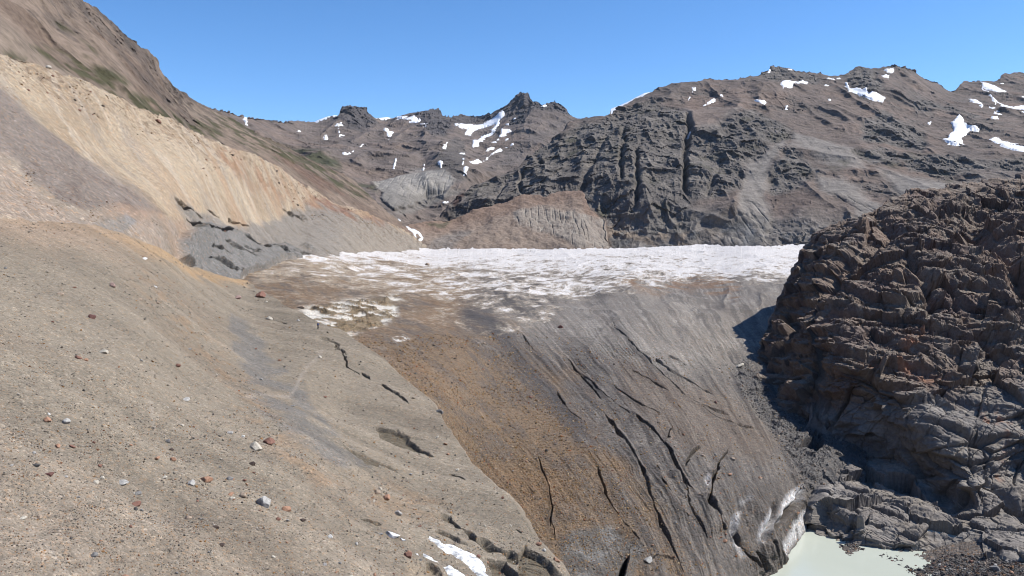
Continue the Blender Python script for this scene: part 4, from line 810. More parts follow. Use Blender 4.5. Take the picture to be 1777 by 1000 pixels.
SNOW = [
 (Dm, i2([(107, 208), (130, 208), (132, 216), (122, 222), (124, 250), (112, 248), (108, 228)]), 'narrow upright snow patch high on the brown shoulder at the far left of the skyline'),
 (Dm, i2([(350, 257), (365, 256), (365, 263), (350, 264)]), 'tiny lone snow speck on the plain brown slope left of the flat topped knob'),
 (Dm, i2([(508, 245), (540, 230), (546, 236), (525, 248), (510, 249)]), 'slanting white snow patch against the left foot of the flat topped rock knob'),
 (Dm, i2([(519, 251), (531, 249), (534, 266), (524, 266)]), 'small upright snow dab just under the slanting patch below the flat topped knob'),
 (Dm, i2([(525, 270), (555, 273), (559, 280), (528, 279)]), 'thin flat snow strip lowest of three below the flat topped knob'),
 (Dm, i2([(455, 279), (478, 276), (481, 286), (470, 300), (462, 292)]), 'small hooked snow patch on the brown slope left of the flat strip'),
 (Dm, i2([(727, 253), (745, 256), (750, 272), (768, 275), (777, 292), (758, 301), (745, 306), (735, 292), (725, 280), (723, 262)]), 'chunky white snow patch in the brown bowl right of the flat topped knob'),
 (Dm, i2([(544, 371), (580, 373), (596, 356), (595, 366), (580, 379), (548, 380)]), 'tick shaped snow streak on the dark broken rock above the green band'),
 (Dm, i2([(618, 339), (635, 319), (640, 322), (628, 342)]), 'short slanting snow sliver just up and right of the tick shaped streak'),
 (Dm, i2([(764, 432), (775, 391), (786, 394), (782, 412), (772, 437)]), 'tall narrow snow streak above the left end of the grey cliff'),
 (Dm, i2([(895, 444), (903, 420), (910, 421), (907, 438), (899, 447)]), 'thin upright snow sliver above the middle of the grey cliff'),
 (Dm, i2([(962, 412), (972, 405), (985, 411), (988, 422), (977, 431), (966, 423)]), 'round snow blob on the dark scree cone above the grey cliff'),
 (Dm, i2([(989, 332), (998, 325), (1008, 328), (1004, 341), (987, 343)]), 'small squarish snow patch at the top of the dark scree cone'),
 (Dm, i2([(742, 311), (750, 309), (751, 319), (744, 319)]), 'tiny snow dot right under the chunky patch in the brown bowl'),
 (Dm, i2([(780, 211), (830, 207), (834, 212), (800, 221), (782, 221)]), 'thin level snow strip on the left of the middle skyline ridge'),
 (Dm, i2([(812, 226), (845, 210), (860, 205), (872, 216), (889, 218), (886, 229), (865, 233), (835, 231)]), 'pointed white snow patch under the middle skyline ridge'),
 (Dm, i2([(885, 233), (918, 236), (921, 242), (900, 246), (886, 241)]), 'flat snow strip low right of the pointed patch under the middle ridge'),
 (Dm, i2([(1036, 240), (1080, 238), (1120, 244), (1150, 238), (1190, 220), (1215, 205), (1240, 188), (1253, 185), (1257, 205), (1240, 222), (1232, 245), (1215, 268), (1200, 277), (1195, 268), (1210, 253), (1216, 240), (1190, 248), (1155, 258), (1125, 272), (1110, 290), (1080, 292), (1084, 275), (1095, 262), (1070, 259), (1042, 251)]), 'large branching snow field running up to the jagged highest peak'),
 (Dm, i2([(1114, 320), (1140, 311), (1155, 294), (1195, 281), (1215, 267), (1226, 276), (1195, 292), (1172, 303), (1163, 323), (1140, 339), (1118, 339)]), 'stepped snow streak directly below the large branching snow field'),
 (Dm, i2([(1223, 312), (1240, 294), (1244, 280), (1240, 269), (1285, 265), (1289, 279), (1257, 296), (1225, 315)]), 'striped snow band below the right flank of the jagged peak'),
 (Dm, i2([(1196, 322), (1222, 320), (1225, 329), (1200, 330)]), 'small flat snow dab between the stepped streak and the striped band'),
 (Dm, i2([(1259, 308), (1275, 304), (1279, 314), (1262, 319)]), 'little round snow dab under the right end of the striped band'),
 (Dm, i2([(1259, 340), (1298, 326), (1300, 332), (1264, 344)]), 'long thin snow sliver farthest right below the jagged peak'),
 (Dm, i2([(1169, 355), (1185, 345), (1212, 340), (1214, 347), (1195, 351), (1175, 362)]), 'arched thin snow streak on the grey slab below the jagged peak'),
 (Dm, i2([(1175, 384), (1205, 360), (1240, 342), (1247, 350), (1215, 365), (1180, 389)]), 'long diagonal snow streak below the arched one'),
 (Dm, i2([(1100, 408), (1130, 394), (1145, 384), (1149, 395), (1165, 395), (1186, 384), (1180, 395), (1150, 407), (1120, 421), (1106, 421)]), 'wedge shaped snow patch at the lower end of the diagonal streak'),
 (Dm, i2([(1058, 365), (1085, 355), (1089, 362), (1078, 369), (1060, 370)]), 'small level snow dab left of the arched streak'),
 (Dm, i2([(1067, 397), (1079, 396), (1078, 415), (1073, 433), (1067, 431), (1071, 412)]), 'thin upright snow string above the lowest gully snow'),
 (Dm, i2([(1077, 435), (1096, 433), (1100, 440), (1091, 453), (1089, 469), (1077, 469), (1075, 450)]), 'tapering gully snow patch lowest below the jagged peak'),
 (Dm, i2([(1292, 210), (1304, 207), (1304, 219), (1294, 221)]), 'tiny snow dot right beside the top of the large branching field'),
 (Dm, i2([(1262, 240), (1281, 237), (1277, 248), (1263, 249)]), 'tiny snow speck on the dark rock right of the branching field'),
 (Dm, i2([(1421, 150), (1444, 148), (1439, 161), (1423, 162)]), 'small snow notch on the skyline between the two jagged summits'),
 (Dm, i2([(976, 603), (1015, 586), (1015, 595), (990, 607)]), 'small snow bed in the valley below the grey cliff'),
 (C, i3([(804, 148), (835, 145), (862, 140), (880, 142), (898, 135), (922, 143), (915, 153), (880, 154), (864, 151), (855, 169), (820, 171), (810, 158)]), 'broad white snow patch just under the left high summit of the big mountain'),
 (C, i3([(984, 122), (1005, 122), (1028, 133), (1024, 139), (1000, 133)]), 'short snow strip on the crest left of the dark butte'),
 (C, i3([(1062, 141), (1080, 149), (1086, 168), (1095, 175), (1110, 172), (1135, 182), (1150, 175), (1160, 192), (1190, 185), (1205, 196), (1231, 205), (1215, 221), (1180, 215), (1150, 206), (1110, 196), (1079, 189), (1077, 172), (1066, 155)]), 'large snow field curling round the foot of the dark butte'),
 (C, i3([(1221, 90), (1235, 82), (1263, 83), (1267, 101), (1250, 105), (1231, 99)]), 'blocky snow patch between the dark butte and the highest summit'),
 (C, i3([(1213, 115), (1232, 104), (1246, 108), (1244, 129), (1230, 124), (1216, 123)]), 'small snow dab hanging below the blocky patch by the highest summit'),
 (C, i3([(700, 212), (712, 209), (725, 214), (745, 209), (759, 216), (751, 229), (738, 237), (724, 224), (708, 217)]), 'funnel shaped snow patch alone in the middle of the brown upper slope'),
 (C, i3([(498, 233), (520, 218), (545, 203), (559, 205), (552, 215), (525, 227), (505, 236)]), 'slanting snow streak on the reddish slope near the left ridge'),
 (C, i3([(569, 192), (581, 191), (583, 201), (570, 201)]), 'tiny snow dot up and right of the slanting streak on the reddish slope'),
 (C, i3([(458, 166), (475, 164), (478, 177), (461, 179)]), 'small snow dot under the left ridge of the big mountain'),
 (C, i3([(443, 206), (455, 185), (457, 195), (447, 209)]), 'tiny snow sliver just below the dot under the left ridge'),
 (C, i3([(757, 95), (770, 81), (774, 94), (762, 100)]), 'tiny snow sliver on the left shoulder of the left high summit'),
 (C, i3([(838, 84), (862, 86), (858, 92), (840, 90)]), 'thin snow line on the crest right of the left high summit'),
 (C, i3([(984, 147), (996, 149), (1006, 156), (996, 161), (984, 155)]), 'small snow dab below the short strip left of the dark butte'),
 (C, i3([(1032, 125), (1050, 123), (1049, 131), (1034, 132)]), 'tiny snow speck touching the top left of the dark butte'),
 (C, i3([(1602, 145), (1625, 139), (1660, 152), (1690, 168), (1709, 182), (1700, 191), (1670, 189), (1640, 173), (1612, 159)]), 'long oval snow field high on the mountain at the right edge'),
 (C, i3([(1605, 158), (1640, 182), (1680, 216), (1720, 233), (1790, 228), (1790, 266), (1745, 253), (1710, 241), (1670, 221), (1638, 191)]), 'long snow tongue running below the oval field to the right edge'),
 (C, i3([(1557, 202), (1585, 203), (1600, 215), (1618, 232), (1610, 241), (1588, 229), (1564, 216)]), 'leaf shaped snow patch left of the long snow tongue'),
 (C, i3([(1632, 235), (1655, 239), (1669, 250), (1650, 251)]), 'small snow dab between the leaf shaped patch and the snow tongue'),
 (C, i3([(1654, 251), (1672, 257), (1690, 268), (1680, 273), (1660, 263)]), 'small slanting snow dab below the tongue on the right mountain'),
 (C, i3([(1641, 276), (1673, 275), (1677, 291), (1654, 292)]), 'small squarish snow patch lowest of the string under the snow tongue'),
 (C, i3([(1652, 206), (1662, 209), (1673, 224), (1663, 225)]), 'tiny snow sliver between the oval field and the snow tongue'),
 (C, i3([(1488, 305), (1508, 289), (1518, 281), (1536, 292), (1540, 305), (1570, 315), (1606, 318), (1600, 327), (1560, 326), (1550, 341), (1530, 346), (1536, 360), (1541, 379), (1515, 381), (1480, 376), (1453, 360), (1475, 350), (1485, 335), (1497, 325)]), 'big three armed snow patch above the dark rock bluff'),
 (C, i3([(1636, 360), (1665, 345), (1680, 351), (1690, 361), (1720, 369), (1745, 379), (1790, 398), (1790, 416), (1750, 409), (1715, 396), (1690, 386), (1663, 378)]), 'long low snow wedge at the right edge nearest above the bluff'),
 (C, i3([(1396, 297), (1412, 293), (1411, 303), (1398, 302)]), 'tiny snow dot left of the big three armed patch'),
 (C, i3([(1684, 145), (1696, 144), (1695, 153), (1683, 154)]), 'tiny snow dot above the right end of the oval field'),
 (C, i3([(828, 231), (842, 229), (845, 239), (832, 241)]), 'tiny snow dot right of the funnel shaped patch'),
 (C, i3([(999, 214), (1012, 213), (1011, 221), (1000, 222)]), 'tiny snow dot left below the large field round the butte'),
 (C, i3([(445, 346), (455, 329), (457, 338), (449, 351)]), 'tiny snow sliver in the top of the dark gully'),
 (C, i3([(1763, 195), (1777, 196), (1790, 205), (1770, 204)]), 'small snow speck high at the right edge above the tongue'),
]
for T, poly, lab in SNOW:
    n = np.array(poly); far_ = T is Dm
    drape(T, poly, 'snow_patch', lab, 'snow patch', G_SNOW, M_snow, 5 if far_ else 3.6, rag=1.5, soft=2.6)
# far white snow domes behind the ridges
def far_dome(px0, px1, top, Y, label):
    x = np.linspace(px0, px1, 60); n = 24
    t = curve(top, x); V = []
    for k in range(n):
        a = k/(n-1)
        z = t+(230-t)*(1-min(1, a*2))**1.6 if a < .5 else t+(a-.5)*2*40
        yy = Y-700*(1-a*2) if a < .5 else Y+1500*(a-.5)
        V.append(world(x, z, yy*np.ones_like(x)) if a < .5 else np.stack([(x-CX)/F*Y, yy*np.ones_like(x), -(t-HY)/F*Y-(a-.5)*700], -1))
    V = np.array(V); V[..., 2] += 10*fbm(V/300, 3)
    i = np.arange(n*60).reshape(n, 60); o = write_mesh('snow_dome', V, np.stack([i[:-1, :-1], i[:-1, 1:], i[1:, 1:], i[1:, :-1]], -1), None, M_snow, True)
    tag(o, label, 'snow peak', None, 'structure')
far_dome(1060, 1150, [(1060, 190), (1076, 184), (1092, 176), (1106, 168), (1118, 162), (1128, 160), (1140, 166), (1150, 175)], 7800, 'distant white snow dome behind the left shoulder of the big mountain')
far_dome(540, 700, [(540, 214), (552, 208), (566, 203), (580, 200), (620, 206), (655, 205), (672, 203), (682, 206), (700, 214)], 8200, 'distant white snow cap behind the flat topped knob')
# stream out of the side valley
drape(Fm, [(704, 393.5), (709, 393.5), (715, 398), (721, 401), (730, 406.5), (735, 413), (733, 421), (727, 425), (723, 423), (730, 415), (727, 410), (721, 407), (723, 417), (720, 417), (717, 407), (712, 402)], 'stream', 'white cascading stream between the two moraine slopes', 'stream', None, M_foam, .5, rag=1.2, step=.4, kind='structure', soft=2)
drape(Dm, [(691, 376), (695, 376), (698, 384), (697, 391), (693, 390)], 'waterfall', 'thin white waterfall above the stream where the valley narrows', 'waterfall', None, M_foam, 7, rag=.8, kind='structure', soft=2)
# bare ice showing through the near slope
for poly, lab in ((s5([(622, 425), (645, 405), (700, 440), (760, 472), (850, 468), (930, 510), (1000, 552), (1060, 620), (1120, 740), (1040, 740), (960, 650), (880, 600), (800, 540), (700, 470)]), 'ragged band of white ice showing through the near gravel slope, the broadest'),
                  (s5([(590, 488), (630, 510), (700, 562), (756, 604), (720, 612), (650, 570), (600, 530)]), 'narrow slanting strip of white ice left of the broad ice band'),
                  (s5([(548, 512), (566, 510), (630, 575), (610, 580)]), 'small thin strip of white ice farthest left on the slope foot'),
                  (s5([(725, 622), (800, 615), (880, 670), (970, 730), (900, 760), (800, 690)]), 'streaky white ice strip at the bottom below the broad band')):
    drape(A, poly, 'bare_ice', lab, 'ice', 'bare ice on the near slope', M_bareice, .22, rag=3.2, L=1.6, soft=5)
print('snow', round(time.time()-T0, 1))

# ================================================================== stones
import bmesh
rng = np.random.default_rng(5)
def ico(sub):
    bm = bmesh.new(); bmesh.ops.create_icosphere(bm, subdivisions=sub, radius=1.0)
    bm.verts.ensure_lookup_table(); V = np.array([v.co[:] for v in bm.verts], f4); T = np.array([[v.index for v in f.verts] for f in bm.faces], np.int32); bm.free(); return V, T
I1, I2, I3 = ico(1), ico(2), ico(3)
def boulder(seed, sub=3, cuts=11, flat=.75, longx=1.25):
    r = np.random.default_rng(seed); V, T = (I3 if sub == 3 else I2); V = V.copy()
    for k in range(cuts):
        n = r.normal(size=3); n /= np.linalg.norm(n); h = r.uniform(.52, .9)
        e = V @ n-h; V = np.where(e[:, None] > 0, V-n*e[:, None]*.93, V)
    V = V*np.array([longx, 1, flat]); V = V*(1+.07*fbm(V*1.3+seed, 4))[:, None]+.02*fbm(V*6+seed, 3)[:, None]
    return V/np.abs(V[:, 0]).max(), T
PALM = {'cream': (196, 184, 160), 'pale grey': (176, 172, 164), 'grey': (134, 131, 127), 'tan': (176, 148, 116), 'orange': (182, 124, 78), 'rust': (146, 92, 66), 'dark brown': (92, 72, 60), 'dark grey': (84, 82, 80), 'dark red': (122, 72, 60), 'pink': (178, 138, 122), 'white': (214, 212, 206)}
STM = {k: plain_mat('stone_'+k.replace(' ', '_'), (lambda q: q @ [.3, .59, .11]+(q-q @ [.3, .59, .11])*.62)(srgb(*v))*.72, .35, .3) for k, v in PALM.items()}
PROT = [write_mesh('stone', *(lambda q: (q[0], q[1]))(boulder(100+i, 3 if i < 6 else 2, flat=[.8, .62, .9, .7, .5, .75][i % 6], longx=[1.2, 1.35, 1.1, 1.25, 1.5, 1.15][i % 6])), None, STM['grey'], False, link=False, tri=True) for i in range(16)]
def put(T, px, py, w, colr, label, group=None, proto=None, name='stone', cat='stone', sink=.42, rz=None):
    i = int(rng.integers(len(PROT))) if proto is None else proto
    p = T.at(px, py); Y = p[1]; s = w/F*Y*.46
    o = PROT[i].copy(); COL.objects.link(o); o.name = name
    o.material_slots[0].link = 'OBJECT'; o.material_slots[0].material = STM[colr]
    o.scale = (s, s*rng.uniform(.85, 1.1), s*rng.uniform(.9, 1.1)); o.location = p+np.array([0, 0, s*(.62-sink)])
    o.rotation_euler = (rng.normal()*.18, rng.normal()*.18+.2, rng.uniform(0, 6.28) if rz is None else rz)
    return tag(o, label, cat, group)
NAMED = [
 (A, 462, 866, 30, 'pale grey', 'boulder', 'largest pale grey boulder on the near gravel slope, dark underneath'),
 (A, 671, 864, 25, 'orange', 'boulder', 'round orange brown boulder above the pale angular one on the slope foot'),
 (A, 655, 854, 14, 'tan', 'boulder', 'small tan boulder touching the upper left of the round orange boulder'),
 (A, 692, 890, 19, 'pale grey', 'boulder', 'pale angular boulder just below the round orange boulder'),
 (A, 662, 925, 15, 'grey', 'boulder', 'grey boulder at the upper end of the slab of white ice'),
 (A, 467, 768, 25, 'rust', 'boulder', 'rust red split boulder beside a flat cream stone on the middle slope'),
 (A, 445, 774, 21, 'cream', 'stone', 'flat cream stone left of the rust red split boulder'),
 (A, 133, 629, 17, 'rust', 'stone', 'rust brown stone next to a small orange one on the upper left slope'),
 (A, 146, 633, 10, 'orange', 'stone', 'small orange stone touching the rust brown one on the upper left slope'),
 (A, 180, 616, 18, 'cream', 'stone', 'bright cream stone above the rust brown pair on the upper left slope'),
 (A, 325, 693, 17, 'pale grey', 'stone', 'pale angular stone alone in the middle of the slope left of the blue grey streak'),
 (A, 306, 639, 13, 'rust', 'stone', 'reddish brown stone above the pale angular stone left of the blue grey streak'),
 (A, 438, 806, 13, 'dark brown', 'stone', 'dark brown pointed stone below the rust red split boulder'),
 (A, 401, 749, 14, 'pale grey', 'stone', 'flat pale stone left of the flat cream stone on the middle slope'),
 (A, 423, 757, 10, 'white', 'stone', 'small white stone between the flat pale stone and the flat cream stone'),
 (A, 362, 826, 24, 'orange', 'stone', 'long flat orange stone left of the dark brown pointed stone'),
 (A, 428, 824, 14, 'rust', 'stone', 'rust stone under the dark brown pointed stone'),
 (A, 402, 824, 14, 'grey', 'stone', 'flat grey stone right of the long flat orange stone'),
 (A, 158, 555, 14, 'dark red', 'stone', 'flat dark red slab high on the left slope'),
 (A, 101, 518, 15, 'tan', 'stone', 'tan stone with a shaded right end high on the left slope'),
 (A, 193, 499, 15, 'pink', 'stone', 'flat pink stone half sunk high on the left slope'),
 (A, 249, 453, 11, 'white', 'stone', 'white stone at the top of the brown stony strip near the slope crest'),
 (A, 269, 501, 9, 'white', 'stone', 'small white stone lower in the brown stony strip near the crest'),
 (A, 413, 517, 15, 'pink', 'stone', 'pinkish stone on the far crest of the slope left of the rust boulder'),
 (A, 452, 517, 20, 'rust', 'boulder', 'rust boulder perched on the far crest of the slope against the ice'),
 (A, 463, 523, 7, 'cream', 'stone', 'tiny cream stone right of the rust boulder on the far crest'),
 (A, 486, 624, 8, 'orange', 'stone', 'small orange stone at the right of the narrow blue grey streak'),
 (A, 566, 686, 9, 'rust', 'stone', 'small rust stone on the slope below the muddy cracks'),
 (A, 509, 701, 10, 'grey', 'stone', 'grey stone at the lower end of the faint path'),
 (A, 468, 553, 14, 'cream', 'stone', 'flat pale stone on the far slope below the rust boulder'),
 (A, 762, 713, 13, 'grey', 'boulder', 'grey boulder on the rim of the slope over the brown ice'),
 (A, 934, 947, 16, 'orange', 'boulder', 'orange boulder on the lowest rim of the slope over the brown ice'),
 (A, 944, 958, 11, 'pale grey', 'boulder', 'pale grey boulder just under the orange one on the lowest rim'),
 (A, 964, 976, 15, 'orange', 'boulder', 'orange boulder lowest on the rim near the bottom edge'),
 (A, 967, 987, 12, 'tan', 'boulder', 'tan boulder under the lowest orange boulder on the rim'),
 (A, 710, 958, 10, 'orange', 'stone', 'small orange stone above the flat rust stone by the ice strips'),
 (A, 708, 966, 17, 'rust', 'stone', 'flat rust stone left of the white ice strips'),
 (A, 614, 991, 10, 'cream', 'stone', 'cream stone near the bottom edge left of the orange one'),
 (A, 651, 996, 9, 'orange', 'stone', 'orange stone near the bottom edge right of the cream one'),
 (A, 822, 890, 9, 'tan', 'stone', 'tan stone alone on the right of the slope foot above the muddy scarp'),
 (A, 224, 990, 28, 'orange', 'stone', 'long flat orange stone near the bottom left edge'),
 (A, 170, 951, 16, 'grey', 'stone', 'bluish grey stone near the bottom left of the slope'),
 (A, 242, 866, 17, 'rust', 'stone', 'rust stone under two grey stones on the lower left slope'),
 (A, 246, 846, 15, 'grey', 'stone', 'grey stone topmost of the three above the rust stone on the lower left slope'),
 (A, 240, 877, 11, 'dark grey', 'stone', 'dark grey stone below the rust stone on the lower left slope'),
 (A, 87, 824, 17, 'dark red', 'stone', 'brownish red stone on the far lower left slope'),
 (A, 62, 809, 18, 'dark grey', 'stone', 'dark grey broken stone left of the brownish red one'),
 (A, 170, 831, 13, 'cream', 'stone', 'cream stone on the lower left slope below the rust and cream band'),
 (A, 176, 803, 9, 'rust', 'stone', 'small rust stone in the cobble band on the lower left'),
 (A, 274, 792, 14, 'orange', 'stone', 'orange stone right of the cobble band on the left slope'),
 (A, 302, 794, 14, 'orange', 'stone', 'flat orange stone beside and right of the other orange one past the cobble band'),
 (A, 102, 772, 13, 'orange', 'stone', 'orange stone left in the cobble band'),
 (A, 128, 775, 15, 'rust', 'stone', 'rust stone right of the orange one in the cobble band'),
 (A, 114, 735, 18, 'pale grey', 'stone', 'flat pale bluish stone at the top of the cobble band'),
 (A, 82, 729, 14, 'orange', 'stone', 'orange stone left of the flat pale bluish stone'),
 (A, 84, 722, 8, 'white', 'stone', 'small white stone above the orange stone at the top of the cobble band'),
 (A, 216, 731, 10, 'tan', 'stone', 'tan stone on the smooth part of the left slope'),
 (A, 75, 883, 13, 'tan', 'stone', 'tan stone low on the left edge of the slope'),
 (A, 46, 887, 16, 'cream', 'stone', 'cream stone low on the left edge of the slope'),
 (A, 332, 887, 15, 'tan', 'stone', 'tan stone with a dark lower edge left of the largest pale boulder'),
 (A, 378, 908, 11, 'dark brown', 'stone', 'small dark brown stone below left of the largest pale boulder'),
 (A, 388, 939, 14, 'dark brown', 'stone', 'flat brown stone lower than the small dark one'),
 (A, 574, 932, 13, 'white', 'stone', 'white stone right of the largest pale boulder, lower down'),
 (A, 526, 902, 12, 'dark brown', 'stone', 'dark brown stone right of the white one below the largest boulder'),
 (A, 502, 898, 12, 'pale grey', 'stone', 'pale stone just left of the dark brown one below the largest boulder'),
 (A, 486, 895, 11, 'rust', 'stone', 'rust stone first in the row right below the largest boulder'),
 (A, 500, 879, 17, 'orange', 'stone', 'flat orange stone right of the largest pale boulder'),
 (A, 406, 857, 13, 'cream', 'stone', 'cream stone left of the largest pale boulder'),
 (A, 424, 854, 18, 'tan', 'stone', 'tan stone between the cream stone and the largest boulder'),
 (A, 404, 850, 13, 'orange', 'stone', 'flat orange stone above the cream stone by the largest boulder'),
 (A, 220, 828, 24, 'pale grey', 'stone', 'flat pale bluish stone left of centre on the lower slope'),
 (A, 290, 821, 12, 'cream', 'stone', 'cream stone right of the flat pale bluish stone on the lower slope'),
 (A, 336, 831, 15, 'pale grey', 'stone', 'pale stone just left below the long flat orange stone'),
 (A, 348, 858, 8, 'rust', 'stone', 'small rust stone below the pale stone on the lower slope'),
 (A, 296, 761, 13, 'grey', 'stone', 'grey stone on the smooth middle of the left slope'),
 (A, 302, 772, 11, 'dark brown', 'stone', 'brown stone under the grey one in the smooth middle of the slope'),
 (G, 1283, 637, 21, 'cream', 'boulder', 'large cream boulder on the dark ice margin beside the shadow of the bluff'),
 (G, 840, 596, 9, 'tan', 'boulder', 'tan boulder at the head of the dark medial band on the ice'),
 (G, 972, 567, 11, 'dark red', 'boulder', 'dark red boulder on the grey ice right of the white wedge'),
 (G, 921, 690, 10, 'rust', 'boulder', 'reddish boulder on the brown ice left of the medial band'),
 (G, 742, 460, 10, 'tan', 'boulder', 'tan boulder alone far up on the streaky white ice'),
 (G, 522, 534, 15, 'tan', 'boulder', 'tan boulder with a dark shadow side by the bare ice hollows'),
 (G, 1267, 823, 13, 'orange', 'boulder', 'flat orange boulder highest on the dark ice front'),
 (G, 1319, 830, 9, 'orange', 'boulder', 'orange boulder on the ice front above the white ice walls'),
 (G, 1272, 796, 9, 'tan', 'boulder', 'tan boulder above the flat orange one on the ice front'),
 (G, 1220, 789, 9, 'tan', 'boulder', 'tan boulder left between two cracks on the ice front'),
 (G, 1242, 698, 8, 'dark red', 'boulder', 'dark red boulder on grey ice near the bluff margin'),
 (G, 1383, 891, 8, 'orange', 'boulder', 'orange boulder between the white ice walls'),
 (G, 1365, 921, 9, 'rust', 'boulder', 'rust boulder low between the white ice walls'),
 (G, 1258, 940, 11, 'orange', 'boulder', 'orange boulder at the foot of the widest dark crack'),
 (G, 1122, 984, 16, 'pale grey', 'boulder', 'long pale boulder jammed in the crack at the bottom edge'),
 (G, 1129, 748, 7, 'cream', 'boulder', 'cream boulder on the lip of the long crack'),
 (G, 949, 783, 8, 'dark grey', 'boulder', 'black boulder alone on the brown debris'),
 (Hh, 1454, 938, 11, 'tan', 'stone', 'tan stone at the tip of the gravel by the ice edge of the pond'),
 (Hh, 1638, 986, 9, 'orange', 'stone', 'orange stone on the dark gravel bank right of the pond'),
 (Hh, 1755, 995, 12, 'orange', 'stone', 'orange stone on the gravel bank in the bottom right corner'),
 (Hh, 1728, 992, 18, 'grey', 'stone', 'flat grey slab on the gravel bank near the bottom right corner'),
 (B, 274, 212, 16, 'rust', 'boulder', 'large flat rust boulder near the crest of the beige moraine'),
 (B, 83, 118, 13, 'cream', 'boulder', 'cream boulder on the crest of the beige moraine at left'),
 (B, 386, 404, 9, 'rust', 'boulder', 'rust boulder at the top of the grey ice mound'),
]
GN = {'A': 'stones on the near gravel slope', 'G': 'boulders on the glacier', 'H': 'stones on the gravel bank', 'B': 'boulders on the beige moraine'}
key = lambda T: 'A' if T is A else 'G' if T is G else 'H' if T is Hh else 'B'
for n, (T, x, y, w, cl_, kind_, lab) in enumerate(NAMED):
    put(T, x, y, w, cl_, lab, GN[key(T)], n % 6, kind_, kind_, rz=n*1.7)
# unnamed loose stones, alike in kind and place
def ok_near(x, y): return y > curve(A_TOP, x)+6
plan = [(A, 78, ['tan', 'orange', 'rust', 'pale grey', 'grey', 'cream'], 'small {} stone lying loose among the gravel of the near slope', (5.5, 9.5)),
        (G, 86, ['orange', 'tan', 'rust', 'grey'], 'small {} stone scattered over the debris covered ice', (4.0, 6.5)),
        (Hh, 24, ['grey', 'pale grey', 'tan', 'rust'], 'small {} stone among the rubble of the bank by the pond', (5, 9)),
        (B, 22, ['dark brown', 'rust'], 'small {} block on the crumbling upper edge of the beige moraine', (4.5, 8))]
for T, n, cols, lab, (w0, w1) in plan:
    k = 0
    while k < n:
        if T is A:
            x = rng.uniform(5, 930); y = 1000-rng.random()**1.5*560
            if not ok_near(x, y): continue
        elif T is G:
            x, y = rng.uniform(600, 1330), rng.uniform(590, 995)
            if sdpoly(np.array([x]), np.array([y]), [(650, 600), (860, 580), (1000, 690), (1330, 760), (1330, 830), (1240, 990), (990, 995), (770, 740)])[0] < 4: continue
        elif T is Hh:
            x, y = rng.uniform(1600, 1776), rng.uniform(968, 998)
            if y < np.interp(x, [1600, 1640, 1777], [996, 975, 968]): continue
        else:
            x = rng.uniform(10, 560); y = curve(B_TOP, x)+rng.uniform(8, 55)
        cl_ = cols[k % len(cols)]
        put(T, x, y, rng.uniform(w0, w1), cl_, lab.format(cl_), lab.format(cl_).replace('small', 'small loose').replace('stone', 'stones').replace('block', 'blocks'), int(rng.integers(6, 16))); k += 1
# everything smaller: gravel that nobody could count
IV, IT = (lambda b: b)(ico(1)); 
def ico0():
    p = (1+5**.5)/2
    V = np.array([(-1, p, 0), (1, p, 0), (-1, -p, 0), (1, -p, 0), (0, -1, p), (0, 1, p), (0, -1, -p), (0, 1, -p), (p, 0, -1), (p, 0, 1), (-p, 0, -1), (-p, 0, 1)], f4)/1.902
    T = np.array([(0, 11, 5), (0, 5, 1), (0, 1, 7), (0, 7, 10), (0, 10, 11), (1, 5, 9), (5, 11, 4), (11, 10, 2), (10, 7, 6), (7, 1, 8), (3, 9, 4), (3, 4, 2), (3, 2, 6), (3, 6, 8), (3, 8, 9), (4, 9, 5), (2, 4, 11), (6, 2, 10), (8, 6, 7), (9, 8, 1)], np.int32)
    return V, T
V0, TR0 = ico0()
def gravel(T, x, y, w, pal, probs, name, label, mat):
    n = len(x); p = T.at(x, y); s = w/F*p[:, 1]*.5
    q = rng.normal(size=(n, 4)); q /= np.linalg.norm(q, axis=1, keepdims=True); a, b_, c_, d_ = q.T
    Rm = np.stack([1-2*(c_*c_+d_*d_), 2*(b_*c_-a*d_), 2*(b_*d_+a*c_), 2*(b_*c_+a*d_), 1-2*(b_*b_+d_*d_), 2*(c_*d_-a*b_), 2*(b_*d_-a*c_), 2*(c_*d_+a*b_), 1-2*(b_*b_+c_*c_)], 1).reshape(n, 3, 3)
    V = V0[None]*rng.uniform(.72, 1.12, (n, 12, 1))*rng.uniform([.8, .55, .45], [1.3, 1., .9], (n, 1, 3))
    V = np.einsum('nij,nkj->nki', Rm, V)*s[:, None, None]; V[..., 2] *= .8
    V = V+p[:, None]+np.array([0, 0, 1])*(s*.25)[:, None, None]
    pal = np.array([srgb(*k) for k in pal]); c = pal[rng.choice(len(pal), n, p=np.array(probs)/sum(probs))]*rng.uniform(.72, 1.12, (n, 1))
    t = TR0[None]+12*np.arange(n)[:, None, None]
    o = write_mesh(name, V, t, np.repeat(c, 12, 0), mat, False, tri=True); return tag(o, label, 'gravel', None, 'stuff')
M_peb = ground_mat('pebbles', .3, .2, 0, None, .3)
def sample(n, box, dens):
    x = rng.uniform(box[0], box[2], n*6); y = rng.uniform(box[1], box[3], n*6); k = rng.random(n*6) < dens(x, y); return x[k][:n], y[k][:n]
def pw(n, lo, hi, a=2.6): u = rng.random(n); return lo*(1-u*(1-(lo/hi)**a))**(-1/a)
